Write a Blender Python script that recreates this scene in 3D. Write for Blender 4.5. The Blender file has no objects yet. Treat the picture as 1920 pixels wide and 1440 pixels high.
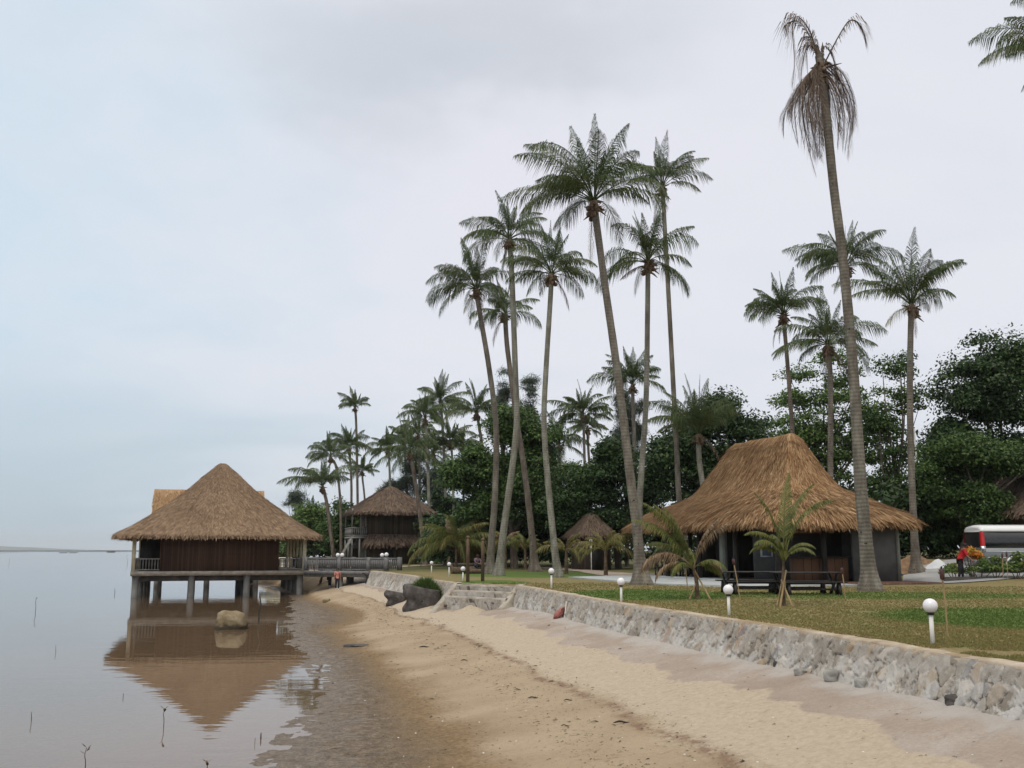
import bpy, math, random
import numpy as np
from mathutils import Vector, Matrix
R = math.radians
S = bpy.context.scene
COL = S.collection

# ------------------------------------------------------------------ camera
CAMH = 3.4
F = 1867.0                      # focal length in photo pixels (1920 wide)
PITCH = math.atan(310.0 / F)
cp, sp = math.cos(PITCH), math.sin(PITCH)
cam = bpy.data.cameras.new('camera')
cam.sensor_width = 36.0
cam.lens = 36.0 * F / 1920.0
cam.clip_start, cam.clip_end = 0.1, 30000
camo = bpy.data.objects.new('camera', cam)
camo.location = (0, 0, CAMH)
camo.rotation_euler = (math.pi / 2 + PITCH, 0, 0)
COL.objects.link(camo)
S.camera = camo

# ------------------------------------------------------------------ light and exposure
SUN_EL, SUN_AZ = 58.0, 205.0    # azimuth clockwise from +Y: the sun stands behind the camera, to the left
S.view_settings.view_transform = 'Standard'
S.view_settings.look = 'None'
S.view_settings.exposure = 0.12
S.view_settings.gamma = 1.0
S.render.engine = 'CYCLES'
S.cycles.max_bounces = 8
S.cycles.diffuse_bounces = 3
S.cycles.glossy_bounces = 3
S.cycles.transparent_max_bounces = 12
S.cycles.caustics_reflective = False
S.cycles.caustics_refractive = False
S.cycles.use_denoising = True

sun = bpy.data.lights.new('sun', 'SUN')
sun.energy = 1.5
sun.angle = R(25)
sun.color = (1.0, 0.92, 0.80)
suno = bpy.data.objects.new('sun', sun)
COL.objects.link(suno)
_sd = Vector((math.sin(R(SUN_AZ)) * math.cos(R(SUN_EL)), math.cos(R(SUN_AZ)) * math.cos(R(SUN_EL)), math.sin(R(SUN_EL))))
suno.rotation_euler = (-_sd).to_track_quat('-Z', 'Y').to_euler()
suno.location = _sd * 200


def pdir(u, v):
    a, b = (u - 960) / F, (720 - v) / F
    return np.array([a, cp - b * sp, sp + b * cp])


def at(u, v, Y):                # world point seen at photo pixel (u, v) at distance Y
    d = pdir(u, v)
    return np.array([d[0] / d[1] * Y, Y, CAMH + d[2] / d[1] * Y])


def gp(u, v, z):                # point of the level z seen at photo pixel (u, v)
    d = pdir(u, v)
    k = (z - CAMH) / d[2]
    return np.array([d[0] * k, d[1] * k, z])


# ------------------------------------------------------------------ node helpers
class NT:
    def __init__(s, nt):
        s.nt = nt
        nt.nodes.clear()

    def n(s, typ, ins=None, **kw):
        o = s.nt.nodes.new(typ)
        for k, v in kw.items():
            setattr(o, k, v)
        for k, v in (ins or {}).items():
            sock = o.inputs[k]
            if hasattr(v, 'is_output') or isinstance(v, bpy.types.NodeSocket):
                s.nt.links.new(v, sock)
            else:
                sock.default_value = v
        return o

    def math(s, op, a, b=0.0, c=0.0, clamp=False):
        o = s.n('ShaderNodeMath', {0: a, 1: b, 2: c}, operation=op, use_clamp=clamp)
        return o.outputs[0]

    def vmath(s, op, a, b=(0, 0, 0), out=0):
        o = s.n('ShaderNodeVectorMath', {0: a, 1: b}, operation=op)
        return o.outputs[out]

    def mix(s, f, a, b, typ='MIX'):
        c = lambda q: q if not isinstance(q, tuple) else (q + (1.0,) if len(q) == 3 else q)
        o = s.n('ShaderNodeMix', data_type='RGBA', blend_type=typ)
        for i, v in ((0, f), (6, c(a)), (7, c(b))):
            if isinstance(v, bpy.types.NodeSocket):
                s.nt.links.new(v, o.inputs[i])
            else:
                o.inputs[i].default_value = v
        return o.outputs[2]

    def ss(s, x, a, b):         # smoothstep from a (0) to b (1)
        o = s.n('ShaderNodeMapRange', {0: x, 1: a, 2: b, 3: 0.0, 4: 1.0}, interpolation_type='SMOOTHSTEP')
        return o.outputs[0]

    def noise(s, vec, scale, detail=5, rough=0.55, dist=0.0, col=False):
        o = s.n('ShaderNodeTexNoise', {'Vector': vec, 'Scale': scale, 'Detail': detail, 'Roughness': rough, 'Distortion': dist})
        return o.outputs[1 if col else 0]

    def ramp(s, f, stops):
        o = s.n('ShaderNodeValToRGB', {0: f})
        el = o.color_ramp.elements
        while len(el) < len(stops):
            el.new(0.5)
        for e, (p, c) in zip(el, stops):
            e.position = p
            e.color = tuple(c) + (1.0,)
        return o.outputs[0]

    def scale(s, vec, xyz):
        return s.n('ShaderNodeMapping', {0: vec, 3: xyz}).outputs[0]


# ------------------------------------------------------------------ sky
W = bpy.data.worlds.new('World')
S.world = W
W.use_nodes = True
t = NT(W.node_tree)
tc = t.n('ShaderNodeTexCoord').outputs['Generated']
xyz = t.n('ShaderNodeSeparateXYZ', {0: tc})
X_, Y_, Z_ = xyz.outputs
sky = t.n('ShaderNodeTexSky', sky_type='NISHITA', sun_disc=False, sun_elevation=R(SUN_EL), sun_rotation=R(SUN_AZ),
          air_density=1.2, dust_density=2.0)
zz = t.math('ADD', t.math('MAXIMUM', Z_, 0.0), 0.30)
plane = t.n('ShaderNodeCombineXYZ', {0: t.math('DIVIDE', X_, zz), 1: t.math('DIVIDE', Y_, zz), 2: 0.0}).outputs[0]
n1 = t.noise(t.scale(plane, (1.0, 1.5, 1)), 1.3, 6, 0.52, 0.4)
n2 = t.noise(plane, 3.2, 6, 0.55, 0.2)
azim = t.math('DIVIDE', X_, t.math('MAXIMUM', Y_, 0.15))
leftness = t.math('SUBTRACT', 1.0, t.ss(t.math('ADD', azim, t.math('MULTIPLY', t.math('SUBTRACT', n1, 0.5), 0.9)), -0.55, 0.02))
base = t.mix(leftness, (0.755, 0.765, 0.825), (0.60, 0.715, 0.815))
base = t.mix(t.math('MULTIPLY', t.ss(n2, 0.35, 0.7), 0.30), base, (0.80, 0.80, 0.85))
base = t.mix(t.math('MULTIPLY', t.ss(n1, 0.52, 0.30), 0.30), base, (0.60, 0.66, 0.73))
low = t.math('MULTIPLY', t.math('SUBTRACT', 1.0, t.ss(Z_, -0.02, 0.24)), t.math('ADD', 0.25, t.math('MULTIPLY', leftness, 0.75)))
base = t.mix(low, base, (0.44, 0.54, 0.615))


def blob(u, v, ru, rv, wob, a, b):
    d = pdir(u, v); d = d / np.linalg.norm(d)
    df = t.vmath('SUBTRACT', tc, tuple(d))
    df = t.vmath('ADD', df, t.vmath('MULTIPLY', t.vmath('SUBTRACT', t.noise(plane, 2.2, 5, 0.55, col=True), (0.5, 0.5, 0.5)), (wob, wob, wob)))
    df = t.vmath('MULTIPLY', df, (1 / ru, 0.3 / ru, 1 / rv))
    return t.math('SUBTRACT', 1.0, t.ss(t.vmath('LENGTH', df, out=1), a, b))


dk = t.math('MAXIMUM', blob(860, 60, 0.25, 0.085, 0.30, 0.35, 1.15), t.math('MULTIPLY', blob(690, 190, 0.12, 0.07, 0.3, 0.1, 1.1), 0.75))
dk = t.math('MULTIPLY', dk, t.math('ADD', 0.5, t.math('MULTIPLY', n2, 0.75)), clamp=True)
base = t.mix(t.math('MULTIPLY', dk, 0.72), base, (0.52, 0.56, 0.615))
lt = blob(980, 330, 0.26, 0.10, 0.4, 0.1, 1.2)
base = t.mix(t.math('MULTIPLY', lt, 0.6), base, (0.76, 0.755, 0.825))
topb = t.ss(Z_, 0.55, 0.95)     # brighter, warmer sky added overhead, out of view, to warm the light
base = t.mix(topb, base, (1.22, 1.17, 1.08))
nish = t.vmath('MULTIPLY', sky.outputs[0], (0.10, 0.10, 0.10))
final = t.mix(0.06, base, nish)
col10 = t.vmath('MULTIPLY', final, (10.0, 10.0, 10.0))
bg = t.n('ShaderNodeBackground', {0: col10, 1: 0.1})
wo = t.n('ShaderNodeOutputWorld', {0: bg.outputs[0]})


# ------------------------------------------------------------------ materials
def surface(t, color, rough=0.8, bump=None, bstr=0.3, bdist=0.02, spec=0.3, trans=0.0, metal=0.0, coat=0.0):
    ins = {'Base Color': color if not (isinstance(color, tuple) and len(color) == 3) else color + (1,),
           'Roughness': rough, 'Specular IOR Level': spec, 'Metallic': metal, 'Coat Weight': coat}
    p = t.n('ShaderNodeBsdfPrincipled', ins)
    if bump is not None:
        b = t.n('ShaderNodeBump', {'Height': bump, 'Strength': bstr, 'Distance': bdist})
        t.nt.links.new(b.outputs[0], p.inputs['Normal'])
    sh = p.outputs[0]
    if trans > 0:
        tr = t.n('ShaderNodeBsdfTranslucent', {0: color if not isinstance(color, tuple) else color + (1,)})
        sh = t.n('ShaderNodeMixShader', {0: trans, 1: sh, 2: tr.outputs[0]}).outputs[0]
    t.n('ShaderNodeOutputMaterial', {0: sh})


def newmat(name):
    m = bpy.data.materials.new(name)
    m.use_nodes = True
    return m, NT(m.node_tree)


def noisy(name, cols, scale=4, stretch=(1, 1, 1), rough=0.8, bstr=0.25, bdist=0.02, bscale=None, lo=0.3, hi=0.7, spec=0.3, metal=0.0, coat=0.0, detail=6):
    m, t = newmat(name)
    oc = t.scale(t.n('ShaderNodeTexCoord').outputs['Object'], stretch)
    n = t.noise(oc, scale, detail, 0.6)
    k = len(cols)
    c = t.ramp(n, [(lo + (hi - lo) * i / max(1, k - 1), q) for i, q in enumerate(cols)])
    b = t.noise(oc, bscale or scale * 3, 5, 0.6) if bstr > 0 else None
    surface(t, c, rough, b, bstr, bdist, spec, 0.0, metal, coat)
    return m


def island(name, cols, rough=0.6, trans=0.0, spec=0.3, big=None):
    m, t = newmat(name)
    r = t.n('ShaderNodeNewGeometry').outputs['Random Per Island']
    k = len(cols)
    c = t.ramp(r, [(i / (k - 1), q) for i, q in enumerate(cols)])
    if big:                     # slow variation of the plant's own colour from bough to bough
        oc = t.n('ShaderNodeTexCoord').outputs['Object']
        n = t.noise(oc, big[0], 3, 0.6)
        c = t.mix(t.ss(n, 0.35, 0.68), c, t.mix(1.0, c, big[1], 'MULTIPLY'))
    surface(t, c, rough, spec=spec, trans=trans)
    return m


MAT = {}
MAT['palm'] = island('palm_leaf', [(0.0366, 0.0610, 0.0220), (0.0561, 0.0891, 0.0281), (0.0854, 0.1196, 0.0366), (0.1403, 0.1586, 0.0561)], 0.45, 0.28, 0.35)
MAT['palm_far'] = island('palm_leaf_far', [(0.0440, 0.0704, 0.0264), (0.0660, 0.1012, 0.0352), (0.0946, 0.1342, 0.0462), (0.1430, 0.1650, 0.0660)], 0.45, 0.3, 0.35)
MAT['palm_young'] = island('palm_leaf_young', [(.06, .085, .022), (.105, .13, .032), (.165, .17, .045), (.22, .195, .06)], 0.5, 0.3, 0.3)
MAT['palm_yellow'] = island('palm_leaf_yellow', [(.09, .11, .03), (.17, .165, .045), (.24, .20, .06), (.27, .2, .08)], 0.5, 0.3, 0.3)
MAT['palm_dead'] = island('palm_leaf_dead', [(.075, .052, .038), (.12, .085, .063), (.17, .122, .09), (.24, .18, .135)], 0.7, 0.12, 0.2)
MAT['palm_dry'] = island('palm_leaf_dry', [(.13, .085, .05), (.20, .135, .08), (.27, .19, .12), (.34, .26, .17)], 0.7, 0.15, 0.2)
MAT['husk'] = noisy('palm_husk', [(.045, .03, .02), (.115, .078, .05), (.22, .16, .10)], 6, rough=0.9)
MAT['leaf_dark'] = island('leaf_dark', [(0.0125, 0.0281, 0.0101), (0.0211, 0.0429, 0.0133), (0.0328, 0.0624, 0.0187), (0.0507, 0.0858, 0.0265)], 0.5, 0.2, 0.3, (0.25, (1.5, 1.55, 1.3)))
MAT['leaf_mid'] = island('leaf_mid', [(0.0218, 0.0468, 0.0125), (0.0367, 0.0741, 0.0187), (0.0585, 0.1014, 0.0250), (0.0819, 0.1287, 0.0328)], 0.5, 0.25, 0.3, (0.3, (1.45, 1.45, 1.2)))
MAT['leaf_light'] = island('leaf_light', [(.04, .08, .022), (.065, .115, .03), (.10, .16, .042), (.14, .19, .055)], 0.55, 0.25, 0.3, (0.3, (1.3, 1.3, 1.1)))
MAT['needle'] = island('needle_leaf', [(.06, .08, .06), (.09, .115, .08), (.13, .155, .11)], 0.7, 0.3, 0.2)
MAT['bark'] = noisy('bark', [(.06, .045, .035), (.13, .10, .08), (.22, .18, .14)], 3, (1, 1, .3), 0.9, 0.5, 0.03)


def palm_bark(name, cols):
    m, t = newmat(name)
    oc = t.n('ShaderNodeTexCoord').outputs['Object']
    n = t.noise(t.scale(oc, (1, 1, .35)), 3.0, 7, 0.65)
    c = t.ramp(n, [(0.28, cols[0]), (0.48, cols[1]), (0.62, cols[2]), (0.78, cols[3])])
    sep = t.n('ShaderNodeSeparateXYZ', {0: oc})
    wob = t.math('ADD', sep.outputs[2], t.math('MULTIPLY', t.noise(oc, 2.5, 3), 0.10))
    ring = t.math('ABSOLUTE', t.math('SUBTRACT', t.math('FRACT', t.math('MULTIPLY', wob, 7.0)), 0.5))
    scar = t.ss(ring, 0.06, 0.0)
    c = t.mix(t.math('MULTIPLY', scar, 0.45), c, cols[0])
    pits = t.ss(t.noise(oc, 5.5, 2), 0.69, 0.73)
    c = t.mix(pits, c, (.02, .017, .014))
    lich = t.ss(t.noise(t.scale(oc, (1, 1, .5)), 1.6, 6, 0.7), 0.56, 0.66)
    c = t.mix(t.math('MULTIPLY', lich, 0.55), c, cols[4])
    h = t.math('ADD', ring, t.math('MULTIPLY', n, 1.2))
    surface(t, c, 0.9, h, 0.7, 0.03)
    return m


MAT['trunk_grey'] = palm_bark('palm_bark_grey', [(0.0688, 0.0602, 0.0473), (0.1376, 0.1187, 0.0963), (0.2021, 0.1806, 0.1462), (0.2666, 0.2451, 0.2064), (0.2150, 0.2365, 0.1806)])
MAT['trunk_brown'] = palm_bark('palm_bark_brown', [(0.0645, 0.0499, 0.0387), (0.1290, 0.1032, 0.0817), (0.1892, 0.1548, 0.1247), (0.2580, 0.2236, 0.1806), (0.2064, 0.1978, 0.1634)])
MAT['trunk_pale'] = palm_bark('palm_bark_pale', [(0.0946, 0.0860, 0.0688), (0.1806, 0.1720, 0.1376), (0.2580, 0.2494, 0.2064), (0.3440, 0.3311, 0.2838), (0.2580, 0.2924, 0.2279)])


def thatch(name, cols, big):
    m, t = newmat(name)
    r = t.n('ShaderNodeNewGeometry').outputs['Random Per Island']
    oc = t.n('ShaderNodeTexCoord').outputs['Object']
    n = t.noise(oc, 0.7, 6, 0.65)
    f = t.math('ADD', t.math('MULTIPLY', r, 0.72), t.math('MULTIPLY', t.math('SUBTRACT', n, 0.36), 0.8), clamp=True)
    c = t.ramp(f, [(i / (len(cols) - 1), q) for i, q in enumerate(cols)])
    c = t.mix(t.ss(t.noise(oc, 0.35, 4), 0.45, 0.7), c, t.mix(1.0, c, big, 'MULTIPLY'))
    surface(t, c, 0.85, t.noise(t.scale(oc, (9, 9, 2)), 4, 4), 0.5, 0.03, 0.15)
    return m


MAT['thatch_gold'] = thatch('thatch_gold', [(0.0918, 0.0475, 0.0216), (0.2052, 0.1134, 0.0540), (0.3024, 0.1760, 0.0864), (0.4050, 0.2592, 0.1382), (0.5616, 0.4104, 0.2538)], (.84, .80, .78))
MAT['thatch_tan'] = thatch('thatch_tan', [(.115, .075, .046), (.18, .12, .076), (.235, .16, .102), (.29, .205, .136), (.39, .29, .20)], (.93, .92, .92))
MAT['thatch_old'] = thatch('thatch_old', [(.045, .03, .022), (.09, .062, .046), (.14, .10, .075), (.19, .14, .105), (.25, .19, .14)], (.9, .88, .86))
MAT['thatch_bright'] = thatch('thatch_bright', [(.19, .11, .055), (.27, .165, .085), (.34, .215, .115), (.41, .27, .155), (.50, .36, .22)], (.9, .9, .9))


def planks(name, cols, freq, rough=0.75, axis=0):
    m, t = newmat(name)
    oc = t.n('ShaderNodeTexCoord').outputs['Object']
    sep = t.n('ShaderNodeSeparateXYZ', {0: oc})
    k = t.math('MULTIPLY', t.math('ADD', sep.outputs[axis], t.math('MULTIPLY', sep.outputs[1 - axis if axis < 2 else 0], 1.0)), freq)
    idx = t.math('FLOOR', k)
    fr = t.math('ABSOLUTE', t.math('SUBTRACT', t.math('FRACT', k), 0.5))
    rnd = t.n('ShaderNodeTexWhiteNoise', {'W': idx}, noise_dimensions='1D').outputs[0]
    n = t.noise(t.scale(oc, (3, 3, .6)), 2.5, 6, 0.65)
    f = t.math('ADD', t.math('MULTIPLY', rnd, 0.6), t.math('MULTIPLY', n, 0.5), clamp=True)
    c = t.ramp(f, [(i / (len(cols) - 1), q) for i, q in enumerate(cols)])
    gap = t.ss(fr, 0.43, 0.49)
    c = t.mix(gap, c, tuple(q * 0.35 for q in cols[0]))
    surface(t, c, rough, t.math('SUBTRACT', n, gap), 0.5, 0.02)
    return m


MAT['bamboo_wall'] = planks('bamboo_wall', [(.055, .029, .019), (.078, .043, .028), (.104, .059, .039), (.14, .083, .056)], 7.0)
MAT['dark_planks'] = planks('dark_planks', [(.035, .026, .02), (.06, .045, .033), (.09, .068, .05), (.12, .095, .07)], 5.0)
MAT['counter_wood'] = planks('counter_wood', [(.065, .03, .015), (.09, .043, .022), (.115, .058, .03), (.14, .075, .04)], 2.5)
MAT['deck_wood'] = planks('deck_wood', [(.06, .03, .02), (.10, .05, .035), (.14, .075, .055), (.17, .10, .07)], 6.0, axis=1)
MAT['dark_wood'] = noisy('dark_wood', [(.012, .010, .009), (.022, .018, .016), (.04, .032, .027)], 5, (1, 1, .3), 0.6)
MAT['brown_wood'] = noisy('brown_wood', [(.07, .045, .03), (.13, .085, .055), (.19, .13, .09)], 5, (1, 1, .25), 0.8)
MAT['weathered'] = noisy('weathered_wood', [(0.1550, 0.1473, 0.1395), (0.2635, 0.2558, 0.2402), (0.3875, 0.3720, 0.3488)], 5, (1, 1, .4), 0.85)
MAT['grey_rail'] = noisy('grey_rail_paint', [(.105, .104, .104), (.155, .153, .152), (.205, .202, .20)], 3, rough=0.7)
MAT['cream'] = noisy('cream_paint', [(0.6000, 0.5280, 0.3600), (0.7200, 0.6480, 0.4680), (0.7920, 0.7200, 0.5400)], 3, rough=0.6, bstr=.05)
MAT['concrete'] = noisy('concrete', [(.17, .16, .15), (.27, .26, .24), (.36, .35, .32)], 2.2, rough=0.9)
MAT['concrete_blue'] = noisy('concrete_weathered', [(.095, .093, .087), (.165, .163, .155), (.235, .23, .22)], 1.6, (1, 1, .6), 0.85)
MAT['slab'] = noisy('slab_concrete', [(.22, .19, .15), (.34, .30, .25), (.46, .42, .35)], 2.0, (1, 1, 2), 0.9, 0.6)
MAT['plaster'] = noisy('grey_plaster', [(0.0938, 0.0938, 0.0900), (0.1250, 0.1250, 0.1200), (0.1562, 0.1562, 0.1500)], 1.2, rough=0.85)
MAT['plaster_light'] = noisy('pale_plaster', [(.17, .175, .15), (.23, .235, .20), (.28, .285, .25)], 1.2, rough=0.85)
MAT['floor_grey'] = noisy('pale_floor', [(.30, .32, .32), (.40, .42, .42), (.50, .52, .52)], 1.0, rough=0.7)
MAT['globe'] = noisy('white_globe', [(.72, .71, .74), (.80, .79, .82)], 2, rough=0.25, bstr=0, spec=0.5)
MAT['post_white'] = noisy('white_post_paint', [(.58, .56, .52), (.70, .68, .64), (.76, .74, .70)], 4, (1, 1, .4), 0.5, bstr=.05)
MAT['black'] = noisy('black_collar', [(.012, .012, .012), (.025, .025, .025)], 4, rough=0.5, bstr=.05)
MAT['cane'] = noisy('bamboo_cane', [(.20, .13, .06), (.34, .24, .12), (.44, .33, .18)], 5, (1, 1, .3), 0.6)
MAT['can'] = noisy('torch_can', [(.03, .012, .012), (.06, .022, .022), (.10, .04, .035)], 8, rough=0.5)
def wet_rock():
    m, t = newmat('boulder_rock')
    oc = t.n('ShaderNodeTexCoord').outputs['Object']
    n = t.noise(oc, 2.2, 7, 0.65)
    c = t.ramp(n, [(0.3, (.13, .095, .05)), (0.5, (.22, .17, .10)), (0.7, (.30, .245, .16))])
    z = t.n('ShaderNodeSeparateXYZ', {0: oc}).outputs[2]
    wet = t.ss(t.math('ADD', z, t.math('MULTIPLY', t.math('SUBTRACT', n, 0.5), 0.5)), 0.10, -0.10)
    c = t.mix(wet, c, (.045, .034, .02))
    surface(t, c, 0.8, t.math('ADD', n, t.noise(oc, 9.0, 5)), 0.7, 0.05)
    return m


MAT['rock'] = wet_rock()
MAT['rock_dark'] = noisy('dark_rock', [(0.0352, 0.0304, 0.0288), (0.0720, 0.0640, 0.0592), (0.1360, 0.1200, 0.1088)], 3, rough=0.85, bstr=.7, bdist=.04)
MAT['stake'] = noisy('mangrove_stick', [(.03, .028, .022), (.07, .06, .05)], 8, rough=0.8)
MAT['driftwood'] = noisy('driftwood', [(.05, .035, .022), (.10, .07, .045), (.16, .115, .08)], 8, rough=0.9)
MAT['weed'] = island('seaweed', [(.03, .024, .014), (.06, .042, .024), (.10, .065, .035), (.16, .11, .065)], 0.9)
MAT['shell'] = island('shell', [(.45, .42, .38), (.6, .58, .54), (.7, .68, .66)], 0.6)
MAT['silver'] = noisy('silver_car_paint', [(.20, .21, .215), (.24, .25, .255)], 1, rough=0.35, bstr=0, metal=0.35, coat=0.4)
MAT['white_paint'] = noisy('white_car_paint', [(.68, .68, .68), (.74, .74, .74)], 1, rough=0.3, bstr=0, coat=0.5, spec=.5)
MAT['glass_dark'] = noisy('tinted_glass', [(.012, .014, .016), (.02, .023, .026)], 1, rough=0.08, bstr=0, spec=0.6)
MAT['red_lens'] = noisy('red_lens', [(.45, .012, .012), (.62, .02, .018)], 3, rough=0.2, bstr=0, spec=.5)
MAT['chrome'] = noisy('bright_metal', [(.6, .6, .6), (.7, .7, .7)], 3, rough=0.2, bstr=0, metal=0.9)
MAT['rubber'] = noisy('rubber', [(.012, .012, .012), (.02, .02, .02)], 5, rough=0.85)
MAT['skin'] = noisy('skin', [(.17, .09, .055), (.22, .12, .075)], 5, rough=0.55, bstr=.05)
MAT['hair'] = noisy('hair', [(.01, .008, .007), (.02, .017, .015)], 20, rough=0.6)
MAT['cloth_pink'] = noisy('pink_cloth', [(.42, .17, .14), (.56, .26, .21)], 6, rough=0.9)
MAT['cloth_grey'] = noisy('grey_cloth', [(.17, .18, .21), (.26, .27, .31)], 6, rough=0.9)
MAT['cloth_black'] = noisy('black_cloth', [(.012, .013, .016), (.03, .03, .036)], 6, rough=0.9)
MAT['cloth_red'] = noisy('red_cloth', [(.36, .012, .02), (.52, .022, .03)], 6, rough=0.9)
MAT['cloth_white'] = noisy('white_cloth', [(.55, .53, .5), (.68, .66, .63)], 6, rough=0.9)
MAT['cloth_mauve'] = noisy('mauve_cloth', [(.13, .09, .13), (.19, .13, .18)], 6, rough=0.9)
MAT['red_bag'] = noisy('red_brown_bag', [(.19, .06, .05), (.30, .11, .09), (.36, .15, .13)], 7, rough=0.6)
MAT['gravel_pile'] = noisy('earth_pile', [(.13, .075, .04), (.21, .13, .075), (.28, .185, .11)], 4, rough=0.95, bstr=.8)
MAT['sheet_white'] = noisy('white_sheet', [(.50, .52, .55), (.62, .64, .67)], 2, rough=0.6)
MAT['kerb_dark'] = noisy('dark_kerb', [(.03, .027, .025), (.06, .055, .05), (.09, .08, .075)], 3, rough=0.9)
MAT['croton'] = island('croton_leaf', [(.50, .06, .02), (.55, .16, .02), (.62, .34, .03), (.30, .26, .03), (.55, .10, .02)], 0.5, 0.2)
MAT['shrub'] = island('shrub_leaf', [(.04, .08, .02), (.08, .15, .03), (.13, .20, .045), (.20, .20, .05)], 0.5, 0.2)
MAT['rockgrass'] = island('rock_grass', [(.03, .06, .012), (.055, .11, .02), (.085, .15, .03), (.11, .14, .04)], 0.6, 0.2)
MAT['screen_blue'] = noisy('window_glass', [(.16, .22, .28), (.22, .29, .36)], 1, rough=0.1, bstr=0, spec=.6)
MAT['white_frame'] = noisy('white_frame', [(.68, .7, .72), (.76, .78, .8)], 2, rough=0.4, bstr=0)
MAT['far_rock'] = noisy('far_rock', [(.05, .06, .065), (.10, .11, .115)], .3, rough=0.9)


def water_mat():
    m, t = newmat('lagoon_water')
    pos = t.n('ShaderNodeNewGeometry').outputs['Position']
    ya = t.n('ShaderNodeSeparateXYZ', {0: pos}).outputs[1]
    a = t.noise(t.scale(pos, (.5, 1.6, 1)), 1.0, 3, 0.5)
    b = t.noise(t.scale(pos, (.10, .30, 1)), 1.0, 2, 0.5)
    h = t.math('ADD', a, t.math('MULTIPLY', b, 1.5))
    bp = t.n('ShaderNodeBump', {'Height': h, 'Strength': 0.06, 'Distance': 0.07})
    fr = t.n('ShaderNodeFresnel', {'IOR': 1.33})
    t.nt.links.new(bp.outputs[0], fr.inputs['Normal'])
    gl = t.n('ShaderNodeBsdfGlossy', {'Color': (.93, .95, .97, 1), 'Roughness': 0.0})
    t.nt.links.new(bp.outputs[0], gl.inputs['Normal'])
    tr = t.n('ShaderNodeBsdfTransparent', {0: (.86, .72, .54, 1)})
    df = t.n('ShaderNodeBsdfDiffuse', {0: (.25, .175, .112, 1)})
    murk = t.n('ShaderNodeMixShader', {0: 0.5, 1: tr.outputs[0], 2: df.outputs[0]})
    o = t.n('ShaderNodeMixShader', {0: fr.outputs[0], 1: murk.outputs[0], 2: gl.outputs[0]})
    t.n('ShaderNodeOutputMaterial', {0: o.outputs[0]})
    return m


MAT['water'] = water_mat()


def attr(t, name):
    return t.n('ShaderNodeAttribute', attribute_name=name).outputs['Fac']


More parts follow.
